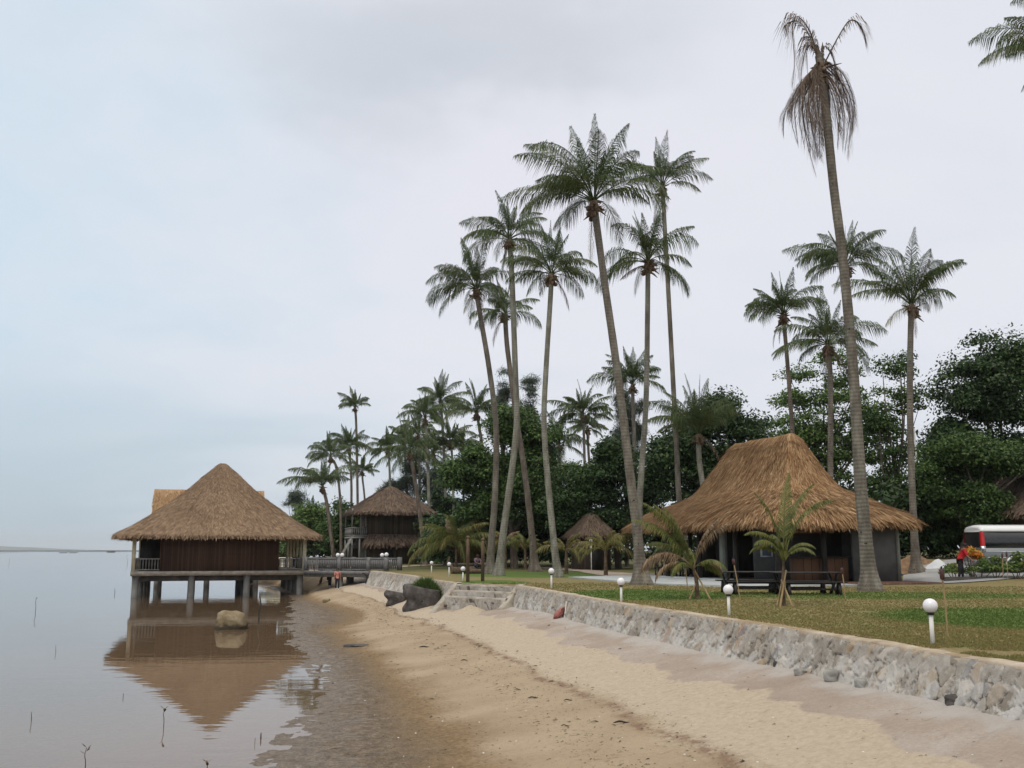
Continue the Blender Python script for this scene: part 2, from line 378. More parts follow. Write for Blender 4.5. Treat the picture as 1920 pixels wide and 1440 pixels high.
def sand_mat():
    m, t = newmat('beach_sand')
    pos = t.n('ShaderNodeNewGeometry').outputs['Position']
    tt = attr(t, 'shore')
    big = t.noise(pos, 0.45, 6, 0.62)
    fine = t.noise(pos, 9.0, 6, 0.7)
    grit = t.noise(pos, 17.0, 6, 0.8)
    streak = t.noise(t.scale(pos, (1.0, .55, 1)), 5.0, 5, 0.7)
    d = t.math('ADD', tt, t.math('MULTIPLY', t.math('SUBTRACT', big, 0.5), 0.17))
    d2 = t.math('ADD', d, t.math('MULTIPLY', t.math('SUBTRACT', fine, 0.5), 0.09))
    grain = t.noise(t.scale(pos, (1, .8, 1)), 38.0, 4, 0.8)
    mud = t.ramp(t.math('ADD', t.math('MULTIPLY', grain, .45), t.math('ADD', t.math('MULTIPLY', grit, .3), t.math('MULTIPLY', streak, .25))), [(0.40, (.030, .021, .013)), (0.48, (.115, .082, .052)), (0.55, (.19, .145, .10)), (0.63, (.33, .275, .21))])
    brown = t.ramp(t.math('ADD', t.math('MULTIPLY', grit, .55), t.math('MULTIPLY', fine, .45)), [(0.36, (.105, .066, .03)), (0.5, (.20, .132, .066)), (0.64, (.27, .19, .105))])
    gold = t.ramp(t.math('ADD', t.math('MULTIPLY', grit, .4), t.math('MULTIPLY', big, .6)), [(0.34, (.275, .205, .130)), (0.52, (.355, .272, .180)), (0.66, (.41, .325, .225))])
    light = t.ramp(t.math('ADD', t.math('MULTIPLY', grit, .4), t.math('MULTIPLY', fine, .6)), [(0.34, (.355, .282, .205)), (0.5, (.435, .355, .265)), (0.66, (.50, .42, .325))])
    grey = t.ramp(t.math('ADD', t.math('MULTIPLY', grit, .35), t.math('MULTIPLY', big, .65)), [(0.35, (.27, .21, .165)), (0.5, (.34, .275, .225)), (0.64, (.43, .38, .34))])
    c = t.mix(t.ss(d2, 0.16, 0.30), mud, brown)
    c = t.mix(t.ss(d2, 0.27, 0.40), c, gold)
    c = t.mix(t.ss(d2, 0.60, 0.68), c, light)
    gz = t.math('ADD', tt, t.math('MULTIPLY', t.math('SUBTRACT', t.noise(pos, 0.6, 4, 0.5), 0.5), 0.22))
    c = t.mix(t.ss(gz, 0.850, 0.864), c, grey)
    pale = t.math('MULTIPLY', t.ss(t.math('ADD', tt, t.math('MULTIPLY', t.math('SUBTRACT', t.noise(pos, 1.1, 5, 0.6), 0.5), 0.2)), 0.93, 1.0), 0.75)
    c = t.mix(pale, c, (.44, .41, .385))
    # strand lines of dark weed crumbs left by the tide
    w1 = t.math('ABSOLUTE', t.math('SUBTRACT', t.math('ADD', tt, t.math('MULTIPLY', t.math('SUBTRACT', t.noise(pos, 0.33, 3), 0.5), 0.16)), 0.635))
    l1 = t.math('MULTIPLY', t.ss(w1, 0.028, 0.0), t.ss(t.noise(pos, 3.0, 6, 0.75), 0.36, 0.60))
    w2 = t.math('ABSOLUTE', t.math('SUBTRACT', t.math('ADD', tt, t.math('MULTIPLY', t.math('SUBTRACT', t.noise(pos, 0.5, 3), 0.5), 0.2)), 0.50))
    l2 = t.math('MULTIPLY', t.ss(w2, 0.05, 0.0), t.ss(t.noise(pos, 6.0, 5, 0.75), 0.52, 0.66))
    c = t.mix(t.math('MULTIPLY', l1, 0.75), c, (.16, .085, .05))
    c = t.mix(t.math('MULTIPLY', l2, 0.6), c, (.15, .09, .045))
    spk = t.ss(t.noise(pos, 26.0, 2, 0.6), 0.70, 0.74)
    c = t.mix(t.math('MULTIPLY', spk, t.math('SUBTRACT', 0.8, t.math('MULTIPLY', t.ss(d2, .3, .75), 0.55))), c, (.05, .035, .02))
    film = t.ss(t.noise(t.scale(pos, (.8, 2.2, 1)), 2.6, 5, 0.65), 0.60, 0.46)
    rough = t.math('ADD', t.math('ADD', 0.14, t.math('MULTIPLY', film, 0.40)), t.math('MULTIPLY', t.ss(d2, 0.05, 0.26), 0.75), clamp=True)
    vor = t.n('ShaderNodeTexVoronoi', {'Vector': t.vmath('ADD', pos, t.vmath('MULTIPLY', t.noise(pos, 2.0, 2, col=True), (.5, .5, .5))), 'Scale': 2.6}, feature='SMOOTH_F1').outputs['Distance']
    dent = t.math('MULTIPLY', t.math('MULTIPLY', t.ss(vor, 0.34, 0.12), t.ss(d2, 0.4, 0.6)), t.ss(t.noise(pos, 0.8, 2), 0.45, 0.55))
    h = t.math('ADD', t.math('MULTIPLY', fine, 1.0), t.math('MULTIPLY', dent, -0.9))
    h = t.math('ADD', h, t.math('ADD', t.math('MULTIPLY', grit, 0.5), t.math('MULTIPLY', streak, 0.6)))
    surface(t, c, rough, h, 0.85, 0.045, 0.35)
    return m


MAT['sand'] = sand_mat()


def lawn_mat(name, grass):
    m, t = newmat(name)
    pos = t.n('ShaderNodeNewGeometry').outputs['Position']
    n = t.noise(pos, 0.22, 6, 0.6)
    n2 = t.noise(t.scale(pos, (1, .7, 1)), 2.3, 8, 0.78)
    n3 = t.noise(pos, 14.0, 4, 0.7)

    def ell(cx, cy, rx, ry):
        q = t.vmath('MULTIPLY', t.vmath('SUBTRACT', pos, (cx, cy, 0)), (1 / rx, 1 / ry, 0))
        return t.math('SUBTRACT', 1.0, t.ss(t.math('ADD', t.vmath('LENGTH', q, out=1), t.math('MULTIPLY', t.math('SUBTRACT', n2, 0.5), 0.7)), 0.72, 1.05))
    g = t.math('MAXIMUM', ell(12.3, 22.5, 4.6, 4.4), t.math('MAXIMUM', ell(4.6, 34.5, 3.2, 4.5), ell(2.0, 62, 6, 9)))
    g = t.math('MAXIMUM', g, t.math('MULTIPLY', ell(12, 33.5, 6.5, 3.0), 0.75))
    g = t.math('MAXIMUM', g, ell(-1.0, 47.0, 2.0, 3.0))
    g = t.math('ADD', g, t.math('MULTIPLY', t.ss(n2, 0.46, 0.66), 0.62), clamp=True)
    dry = t.ramp(t.math('ADD', t.math('MULTIPLY', n2, .6), t.math('MULTIPLY', n3, .4)), [(0.33, (.14, .105, .045)), (0.46, (.22, .170, .078)), (0.58, (.30, .235, .125)), (0.70, (.40, .32, .20))])
    grn = t.ramp(t.math('ADD', t.math('MULTIPLY', n2, .4), t.math('MULTIPLY', n3, .6)), [(0.33, (.060, .100, .022)), (0.5, (.098, .152, .034)), (0.66, (.15, .20, .055))])
    if grass:
        dry = t.mix(0.5, dry, (.34, .30, .11))
        grn = t.mix(0.4, grn, (.16, .21, .06))
    c = t.mix(g, dry, grn)
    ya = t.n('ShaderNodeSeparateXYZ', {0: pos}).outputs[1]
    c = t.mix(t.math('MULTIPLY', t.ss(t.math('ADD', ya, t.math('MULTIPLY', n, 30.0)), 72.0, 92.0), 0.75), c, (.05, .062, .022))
    edge = attr(t, 'edge')
    if not grass:
        bare = t.ss(t.math('ADD', edge, t.math('MULTIPLY', t.math('SUBTRACT', n2, 0.5), 1.0)), 0.55, 0.15)
        c = t.mix(bare, c, t.mix(n3, (.27, .19, .11), (.44, .34, .22)))
    surface(t, c, 0.95, t.math('ADD', n3, t.math('MULTIPLY', n2, 2.0)), 0.9, 0.05, 0.15, trans=0.35 if grass else 0.0)
    return m


MAT['lawn'] = lawn_mat('lawn_turf', False)
MAT['blade'] = lawn_mat('grass_blade', True)


def stone_mat():
    m, t = newmat('rubble_stone')
    cell, edge, hh = attr(t, 'cell'), attr(t, 'joint'), attr(t, 'height')
    pos = t.n('ShaderNodeNewGeometry').outputs['Position']
    n = t.noise(pos, 7.0, 6, 0.7)
    n2 = t.noise(pos, 1.3, 5, 0.6)
    c = t.ramp(cell, [(0.0, (.25, .215, .18)), (0.2, (.33, .295, .25)), (0.38, (.40, .37, .335)), (0.55, (.31, .28, .245)), (0.7, (.42, .385, .345)), (0.84, (.37, .285, .195)), (0.92, (.48, .455, .43)), (1.0, (.22, .21, .21))])
    c = t.mix(t.ss(n, 0.35, 0.7), c, t.mix(1.0, c, (.70, .66, .61), 'MULTIPLY'))
    mort = t.math('MULTIPLY', t.ss(edge, 0.16, 0.06), t.ss(n2, 0.42, 0.56))
    c = t.mix(mort, c, (.42, .39, .355))
    crev = t.math('MULTIPLY', t.ss(edge, 0.10, 0.02), t.ss(n2, 0.58, 0.44))
    c = t.mix(crev, c, (.085, .072, .06))
    smear = t.math('MULTIPLY', t.ss(t.math('ADD', n2, t.math('MULTIPLY', t.math('SUBTRACT', n, 0.5), 0.7)), 0.47, 0.57), t.ss(hh, 1.1, 0.25))
    c = t.mix(t.math('MULTIPLY', smear, 0.75), c, (.53, .505, .475))
    rust = t.math('MULTIPLY', t.ss(t.noise(pos, 0.9, 4, 0.6), 0.62, 0.72), t.ss(n, 0.4, 0.6))
    c = t.mix(t.math('MULTIPLY', rust, 0.6), c, (.30, .13, .05))
    surface(t, c, 0.9, t.math('ADD', n, t.noise(pos, 25.0, 4, .7)), 0.6, 0.02)
    return m


MAT['stone'] = stone_mat()
MAT['cap'] = noisy('wall_cap_mortar', [(.26, .20, .14), (.38, .31, .23), (.48, .41, .33)], 2.5, rough=0.95, bstr=.6)
MAT['path'] = noisy('path_paving', [(.24, .19, .15), (.33, .27, .22), (.40, .34, .28)], 1.2, rough=0.95)
MAT['road'] = noisy('road_concrete', [(.25, .25, .25), (.32, .32, .32), (.38, .38, .37)], 0.9, rough=0.95)
MAT['seabed'] = noisy('seabed_mud', [(.12, .08, .045), (.17, .115, .065), (.21, .145, .085)], .4, rough=0.9)
MAT['hill'] = noisy('hill_forest', [(.05, .08, .06), (.07, .10, .07)], .02, rough=0.95)


# ------------------------------------------------------------------ mesh helpers
class MB:
    """collects vertices and faces for ONE mesh object"""
    def __init__(s):
        s.v, s.f, s.n, s.a = [], {3: [], 4: []}, 0, {}

    def add(s, V, Fs):
        V = np.asarray(V, float).reshape(-1, 3)
        if isinstance(Fs, np.ndarray):
            s.f[Fs.shape[1]].append(Fs + s.n)
        else:
            for k in (3, 4):
                q = [f for f in Fs if len(f) == k]
                if q:
                    s.f[k].append(np.array(q) + s.n)
        s.v.append(V)
        s.n += len(V)
        return s

    def box(s, x0, x1, y0, y1, z0, z1, M=None):
        V = np.array([[x, y, z] for z in (z0, z1) for y in (y0, y1) for x in (x0, x1)], float)
        if M is not None:
            V = V @ np.array(M.to_3x3()).T + np.array(M.translation)
        return s.add(V, [(0, 2, 3, 1), (4, 5, 7, 6), (0, 1, 5, 4), (2, 6, 7, 3), (0, 4, 6, 2), (1, 3, 7, 5)])

    def bar(s, a, b, w, h):     # rectangular bar from a to b
        a, b = Vector(a), Vector(b)
        d = (b - a)
        M = d.to_track_quat('Y', 'Z').to_matrix().to_4x4()
        M.translation = a
        return s.box(-w / 2, w / 2, 0, d.length, -h / 2, h / 2, M)

    def tube(s, P, r, k=8, cap=True):
        P = np.asarray(P, float)
        n = len(P)
        r = np.broadcast_to(np.asarray(r, float), (n,))
        T = np.gradient(P, axis=0)
        T /= np.linalg.norm(T, axis=1)[:, None] + 1e-9
        ref = np.array([1.0, 0, 0]) if abs(T[:, 0]).mean() < 0.8 else np.array([0, 1.0, 0])
        U = np.cross(T, ref); U /= np.linalg.norm(U, axis=1)[:, None] + 1e-9
        Vv = np.cross(T, U)
        an = np.linspace(0, 2 * math.pi, k, endpoint=False)
        V = (P[:, None] + r[:, None, None] * (np.cos(an)[None, :, None] * U[:, None] + np.sin(an)[None, :, None] * Vv[:, None])).reshape(-1, 3)
        i, j = np.meshgrid(np.arange(n - 1), np.arange(k), indexing='ij')
        q = np.stack([i * k + j, i * k + (j + 1) % k, (i + 1) * k + (j + 1) % k, (i + 1) * k + j], -1).reshape(-1, 4)
        s.add(V, q)
        if cap:
            for e, c in ((0, P[0]), (n - 1, P[-1])):
                base = s.n
                ring = V[e * k:(e + 1) * k]
                s.add(np.vstack([ring, c]), np.array([[a, (a + 1) % k, k] if e else [(a + 1) % k, a, k] for a in range(k)]))
        return s

    def lathe(s, prof, k=16, c=(0, 0, 0)):
        P = np.array([[c[0], c[1], c[2] + z] for _, z in prof])
        n = len(prof)
        an = np.linspace(0, 2 * math.pi, k, endpoint=False)
        rr = np.array([max(r, 1e-4) for r, _ in prof])
        V = np.stack([c[0] + rr[:, None] * np.cos(an), c[1] + rr[:, None] * np.sin(an), np.repeat(P[:, 2][:, None], k, 1)], -1).reshape(-1, 3)
        i, j = np.meshgrid(np.arange(n - 1), np.arange(k), indexing='ij')
        q = np.stack([i * k + j, i * k + (j + 1) % k, (i + 1) * k + (j + 1) % k, (i + 1) * k + j], -1).reshape(-1, 4)
        return s.add(V, q)

    def grid(s, V, wrap=False):  # V: (n, m, 3)
        n, m = V.shape[:2]
        mm = m if wrap else m - 1
        i, j = np.meshgrid(np.arange(n - 1), np.arange(mm), indexing='ij')
        q = np.stack([i * m + j, i * m + (j + 1) % m, (i + 1) * m + (j + 1) % m, (i + 1) * m + j], -1).reshape(-1, 4)
        return s.add(V.reshape(-1, 3), q)

    def build(s, name, mat, parent=None, smooth=False, attrs=None, loc=None):
        me = bpy.data.meshes.new(name)
        V = np.vstack(s.v)
        me.vertices.add(len(V))
        me.vertices.foreach_set('co', V.astype(np.float32).ravel())
        fs = [np.vstack(s.f[k]) for k in (3, 4) if s.f[k]]
        tot = np.concatenate([np.full(len(f), f.shape[1]) for f in fs])
        idx = np.concatenate([f.ravel() for f in fs])
        me.loops.add(len(idx))
        me.loops.foreach_set('vertex_index', idx.astype(np.int32))
        me.polygons.add(len(tot))
        me.polygons.foreach_set('loop_start', np.concatenate([[0], np.cumsum(tot)[:-1]]).astype(np.int32))
        if smooth:
            me.polygons.foreach_set('use_smooth', np.ones(len(tot), bool))
        for k, a in (attrs or {}).items():
            at_ = me.attributes.new(k, 'FLOAT', 'POINT')
            at_.data.foreach_set('value', np.asarray(a, np.float32).ravel())
        me.update(calc_edges=True)
        me.validate()
        me.materials.append(MAT[mat])
        o = bpy.data.objects.new(name, me)
        COL.objects.link(o)
        if parent is not None:
            o.parent = parent
        if loc is not None:
            o.location = loc
        return o


def tag(o, label=None, cat=None, group=None, kind=None):
    for k, v in (('label', label), ('category', cat), ('group', group), ('kind', kind)):
        if v:
            o[k] = v
    return o


def thing(name, label, cat, loc=(0, 0, 0), rz=0.0, group=None):
    o = bpy.data.objects.new(name, None)
    COL.objects.link(o)
    o.location = tuple(float(q) for q in loc)
    o.rotation_euler = (0, 0, rz)
    o.empty_display_size = 0.2
    return tag(o, label, cat, group)


def dup(root, loc, rz=0.0, label=None, scale=None):
    r = root.copy(); COL.objects.link(r)
    r.location = tuple(float(q) for q in loc); r.rotation_euler = (0, 0, rz)
    if scale:
        r.scale = (scale,) * 3
    if label:
        r['label'] = label
    for ch in list(root.children):
        c = ch.copy(); COL.objects.link(c); c.parent = r
        for g in list(ch.children):
            d = g.copy(); COL.objects.link(d); d.parent = c
    return r


def bevel(o, w=0.01, seg=2):
    m = o.modifiers.new('bevel', 'BEVEL'); m.width = w; m.segments = seg; m.limit_method = 'ANGLE'
    return o


def vnoise(x, y, seed=0):
    x, y = np.asarray(x, float), np.asarray(y, float)
    xi, yi = np.floor(x).astype(np.int64), np.floor(y).astype(np.int64)
    fx, fy = x - xi, y - yi
    fx, fy = fx * fx * (3 - 2 * fx), fy * fy * (3 - 2 * fy)

    def h(a, b):
        q = (a * 374761393 + b * 668265263 + seed * 69069) & 0xffffffff
        q = ((q ^ (q >> 13)) * 1274126177) & 0xffffffff
        return ((q ^ (q >> 16)) & 0xffff) / 65535.0
    return (h(xi, yi) * (1 - fx) + h(xi + 1, yi) * fx) * (1 - fy) + (h(xi, yi + 1) * (1 - fx) + h(xi + 1, yi + 1) * fx) * fy


def fbm(x, y, seed=0, o=4):
    r, a, tot = 0, 1.0, 0
    for i in range(o):
        r = r + a * vnoise(np.asarray(x) * 2 ** i, np.asarray(y) * 2 ** i, seed + i * 17); tot += a; a *= .5
    return r / tot


def sm(x):
    x = np.clip(x, 0, 1)
    return x * x * (3 - 2 * x)


# ------------------------------------------------------------------ lie of the land
WALL = np.array([tuple(gp(u, v, 1.9)[[1, 0]]) for u, v in ((3200, 1420), (2400, 1318), (1920, 1251), (1500, 1182), (1165, 1132), (1060, 1113), (967, 1097))] + [
    (45.6, -2.45), (51, -4.15), (58, -5.7), (66, -8.1), (71, -9.9),
    (77, -11.6), (90, -15.5), (105, -21), (120, -27), (140, -33), (170, -38), (210, -38), (260, -20), (330, 30), (500, 200), (900, 500)])
SHORE = np.array([(3, -2.8)] + [tuple(gp(u, v, 0)[[1, 0]]) for u, v in ((330, 1600), (480, 1440), (545, 1360), (590, 1290), (566, 1235), (540, 1195), (525, 1175), (545, 1156))] + [
    (57, -12.9), (63, -13.7), (67, -14.6), (72, -15.6), (79, -17.4), (90, -21.5), (105, -28), (120, -34), (140, -40), (170, -46), (210, -46), (260, -28), (330, 22), (500, 190), (900, 490)])
DRY = np.array([(3, 1.2)] + [tuple(gp(u, v, .1)[[1, 0]]) for u, v in ((990, 1600), (900, 1440), (780, 1300), (715, 1235), (655, 1195), (635, 1180), (680, 1160), (672, 1145))] + [
    (60, -10.0), (64, -11.6), (68, -13.2), (72, -14.3), (79, -16.0), (90, -20), (105, -26.3), (120, -32), (140, -38), (170, -44), (210, -44), (260, -26), (330, 24), (500, 192), (900, 492)])
xw = lambda y: np.interp(y, WALL[:, 0], WALL[:, 1])
xs = lambda y: np.interp(y, SHORE[:, 0], SHORE[:, 1])
xd = lambda y: np.interp(y, DRY[:, 0], DRY[:, 1])
LAWN = 1.9


def lawn_z(x, y):
    x, y = np.asarray(x, float), np.asarray(y, float)
    return LAWN + 0.95 * sm((y - 40) / 15) * sm((x - 17) / 6) * (1 + 0 * x) + 0.05 * (fbm(x * .4, y * .4, 5, 3) - .5)


def shore_t(x, y):
    a, b, c = xs(y), xd(y), xw(y) - 0.28
    return np.where(x < a, (x - a) * 0.08, np.where(x < b, 0.3 * (x - a) / np.maximum(b - a, .1), 0.3 + 0.7 * (x - b) / np.maximum(c - b, .1)))


def beach_z(x, y):
    x, y = np.asarray(x, float), np.asarray(y, float)
    tt = shore_t(x, y)
    zf = 1.26 - 0.10 * sm((y - 13) / 10) - 0.16 * sm((y - 36) / 7) + 0.95 * sm((y - 74) / 5)
    pw = 1 - .38 * sm((y - 56) / 10)
    s = np.clip((tt - .3) / .7, 0, 1.0) ** pw
    up = .085 + (zf - .085) * (0.72 * s + 0.28 * s * s)
    z = np.where(tt < 0, np.maximum(-0.55, tt * 0.5), np.where(tt < .3, .085 * np.clip(tt / .3, 0, 1) ** 1.3, up))
    wet = np.clip(1 - np.abs(tt - .08) / .3, 0, 1)
    z = z + wet * 0.055 * (fbm(x * 1.3, y * 0.7, 3, 5) - .52) + wet * .03 * (fbm(x * 5, y * 4, 9, 3) - .5)
    dry = sm((tt - .25) / .2)
    z = z + dry * (0.10 * (fbm(x * .5, y * .35, 21, 4) - .5) + .045 * (fbm(x * 2.2, y * 2.2, 33, 3) - .5))
    return z


def ground_beach(u, v):         # beach point seen at a photo pixel
    lo, hi = 5.0, 140.0
    d = pdir(u, v)
    prev = None
    for Y in np.geomspace(6, 130, 900):
        X, Z = d[0] / d[1] * Y, CAMH + d[2] / d[1] * Y
        if Z <= beach_z(X, Y):
            return np.array([X, Y, float(beach_z(X, Y))])
    return gp(u, v, 0)


def ground_lawn(u, v):
    d = pdir(u, v)
    for Y in np.geomspace(9, 160, 1500):
        X, Z = d[0] / d[1] * Y, CAMH + d[2] / d[1] * Y
        if Z <= lawn_z(X, Y):
            return np.array([X, Y, float(lawn_z(X, Y))])
    return gp(u, v, LAWN)


# beach and shallow lagoon bed: one sheet
Yr = np.concatenate([[2, 4], np.geomspace(5.5, 95, 620), np.geomspace(97, 900, 60)])
sea_cols = np.concatenate([-np.geomspace(160, 0.25, 40), [0]])
rows = []
for y in Yr:
    a, c = float(xs(y)), float(xw(y))
    xsr = np.concatenate([a + sea_cols[:-1], np.linspace(a, c + 0.45, 190)])
    rows.append(xsr)
GX = np.array(rows); GY = np.repeat(Yr[:, None], GX.shape[1], 1)
GZ = beach_z(GX, GY)
mb = MB().grid(np.stack([GX, GY, GZ], -1))
o = mb.build('beach', 'sand', smooth=True, attrs={'shore': shore_t(GX, GY)})
tag(o, 'pale sand beach sloping from the stone wall to wet brown mud', None, kind='structure')

# lawn sheet
Yl = np.concatenate([[6], np.geomspace(8, 110, 330), np.geomspace(114, 1500, 40)])
frac = np.concatenate([np.linspace(0, 1, 110) ** 1.6 * 45, 45 + np.geomspace(2, 900, 26)])
LX = np.array([xw(y) + 0.02 + frac for y in Yl]); LY = np.repeat(Yl[:, None], LX.shape[1], 1)
LZ = lawn_z(LX, LY)
LZ[:, 0] = LAWN - 0.02
o = MB().grid(np.stack([LX, LY, LZ], -1)).build('lawn', 'lawn', smooth=True, attrs={'edge': LX - np.array([xw(y) for y in Yl])[:, None]})
tag(o, 'lawn of green and dried brown turf behind the stone wall', None, kind='structure')

o = MB().add([(-9000, -60, 0), (3000, -60, 0), (3000, 14000, 0), (-9000, 14000, 0)], np.array([[0, 1, 2, 3]])).build('water', 'water')
tag(o, 'calm shallow lagoon mirroring the grey sky and the stilt hut', None, kind='structure')
o = MB().add([(-9000, -60, -.75), (3000, -60, -.75), (3000, 14000, -.75), (-9000, 14000, -.75)], np.array([[0, 1, 2, 3]])).build('seabed', 'seabed')
tag(o, 'muddy bed of the lagoon under the water', None, kind='structure')


# far shore on the horizon: a low sandbank, hills beyond
def ridge(name, label, x0, x1, Y, hs, depth, mat):
    n = 160
    x = np.linspace(x0, x1, n)
    f = np.linspace(0, 1, n)
    h = hs(f)
    pr = []
    for k, (dy, q) in enumerate(((-depth, 0.0), (-depth * .5, .62), (0, 1.0), (depth * .5, .6), (depth, 0))):
        pr.append(np.stack([x, np.full(n, Y + dy) + 8 * fbm(f * 20, f * 0 + k, 4), h * q * (0.85 + .3 * fbm(f * 40, f * 0 + k, 8)) - .5], -1))
    return tag(MB().grid(np.array(pr)).build(name, mat, smooth=True), label, None, kind='structure')


ridge('sandbank', 'thin dark line of a far sandbank along the horizon', -2600, -250, 1900, lambda f: 1.2 + 1.2 * fbm(f * 14, f * 0, 2), 40, 'far_rock')
ridge('hill', 'pale blue far hills beyond the lagoon at the edge of the horizon', -7600, -3900, 9000, lambda f: 88 * np.sin(np.clip(f, 0, 1) * math.pi) ** .7 * (.55 + .6 * fbm(f * 7, f * 0, 6)) * (1.15 - .55 * f), 500, 'hill')


# ------------------------------------------------------------------ rubble stone walls
def stone_wall(name, label, P, ztop, foot, off, cs, seed, group=None, rows_=30, dsk=0.0015):
    """P: crest points (x, y); the face leans out by off towards the beach at its foot"""
    P = np.array(P, float)
    seg = np.linalg.norm(np.diff(P, axis=0), axis=1)
    L = np.concatenate([[0], np.cumsum(seg)])
    s, cur = [0.0], 0.0
    while cur < L[-1]:
        y = np.interp(cur, L, P[:, 1])
        cur += max(0.02, dsk * y)
        s.append(min(cur, L[-1]))
    s = np.array(s)
    px, py = np.interp(s, L, P[:, 0]), np.interp(s, L, P[:, 1])
    tx, ty = np.gradient(px, s + 1e-9 * np.arange(len(s))), np.gradient(py, s + 1e-9 * np.arange(len(s)))
    ln = np.hypot(tx, ty); tx, ty = tx / ln, ty / ln
    k = np.exp(-np.linspace(-3, 3, 41) ** 2); k /= k.sum()
    pad = lambda q: np.convolve(np.pad(q, 20, mode='edge'), k, 'valid')
    nx, ny = pad(-ty), pad(tx)                     # towards the beach
    h = np.linspace(0, 1, rows_)                   # 0 foot .. 1 crest
    SS, HH = np.meshgrid(s, h)
    fz = foot(px, py)
    Hm = (ztop(px, py) - fz)[None] * HH
    # slanting stones
    wx, wz = .09 * (fbm(SS * 3.2, Hm * 3.2, seed + 40, 3) - .5), .09 * (fbm(SS * 3.2, Hm * 3.2, seed + 50, 3) - .5)
    a, b = (SS + Hm * 0.45 + wx) / cs[0], (Hm + wz) / cs[1]
    ai, bi = np.floor(a).astype(int), np.floor(b).astype(int)
    d1 = np.full(a.shape, 9.0); d2 = d1.copy(); c1 = np.zeros(a.shape); tlt = np.zeros(a.shape)

    def hsh(i, j, q):
        r = (i * 73856093 ^ j * 19349663 ^ (q + seed) * 83492791) & 0xffffffff
        r = ((r ^ (r >> 13)) * 1274126177) & 0xffffffff
        return ((r ^ (r >> 16)) & 0xffff) / 65535.0
    for di in (-1, 0, 1):
        for dj in (-1, 0, 1):
            i, j = ai + di, bi + dj
            qx, qy = i + .1 + .8 * hsh(i, j, 1), j + .1 + .8 * hsh(i, j, 2)
            d = np.hypot(a - qx, b - qy)
            c = hsh(i, j, 3)
            tl = (hsh(i, j, 4) - .5) * (a - qx) + (hsh(i, j, 5) - .5) * (b - qy)
            near = d < d1
            d2 = np.where(near, d1, np.minimum(d2, d))
            c1 = np.where(near, c, c1); tlt = np.where(near, tl, tlt)
            d1 = np.where(near, d, d1)
    e = d2 - d1
    disp = 0.035 * sm(e / .10) + .075 * tlt + .035 * (c1 - .5) + .03 * (fbm(SS * 7, Hm * 7, seed, 4) - .5) + .05 * (fbm(SS * 1.5, Hm * 1.5, seed + 1, 2) - .5)
    disp *= np.minimum(1, (1 - HH) * 9 + .12)
    out = off * (1 - HH) ** 1.15 + disp
    V = np.stack([px[None] + nx[None] * out, py[None] + ny[None] * out, fz[None] + Hm], -1)
    root = thing(name, label, 'wall', (0, 0, 0), 0, group)
    mb = MB().grid(V)
    mb.build('stone_face', 'stone', root, smooth=False, attrs={'cell': c1, 'joint': e, 'height': HH})
    w = -.08 + .10 * fbm(s * 1.3, s * 0, seed + 3, 3)
    zt = ztop(px, py) + .012 + .05 * (fbm(s * 1.1, s * 0 + 3, seed, 4) - .5)
    pr = []
    for dx, dz in ((.02, -.12), (.02, -.03), (-.01, -.004), (-w - .22, .008), (-w - .30, -.03), (-w - .32, -.25)):
        pr.append(np.stack([px + nx * dx, py + ny * dx, zt + dz], -1))
    MB().grid(np.array(pr)).build('mortar_cap', 'cap', root, smooth=True)
    return root


WA, WB = float(gp(967, 1097, 1.9)[1]), 45.6
wy = np.array([6, 9, 13.3, 16, 19.4, 24, 28.4, 34, 38, WA])
crest = lambda x, y: np.full(np.shape(x), LAWN)
footz = lambda x, y: beach_z(np.asarray(x) - .3, y) - .12
stone_wall('stone_wall', 'long low rubble stone wall running along the beach below the near lawn', [(xw(y), y) for y in wy], crest, footz, 0.28, (.21, .27), 3, 'rubble stone sea walls')
# cheek of the long wall beside the steps and the far wall
wy = np.array([WB, 48, 51, 54, 58, 62, 66, 71.0])
stone_wall('stone_wall', 'brownish rubble stone wall between the beach steps and the footbridge', [(xw(y), y) for y in wy] + [(-9.3, 72.0)], crest, footz, 0.42, (.26, .30), 8, 'rubble stone sea walls')

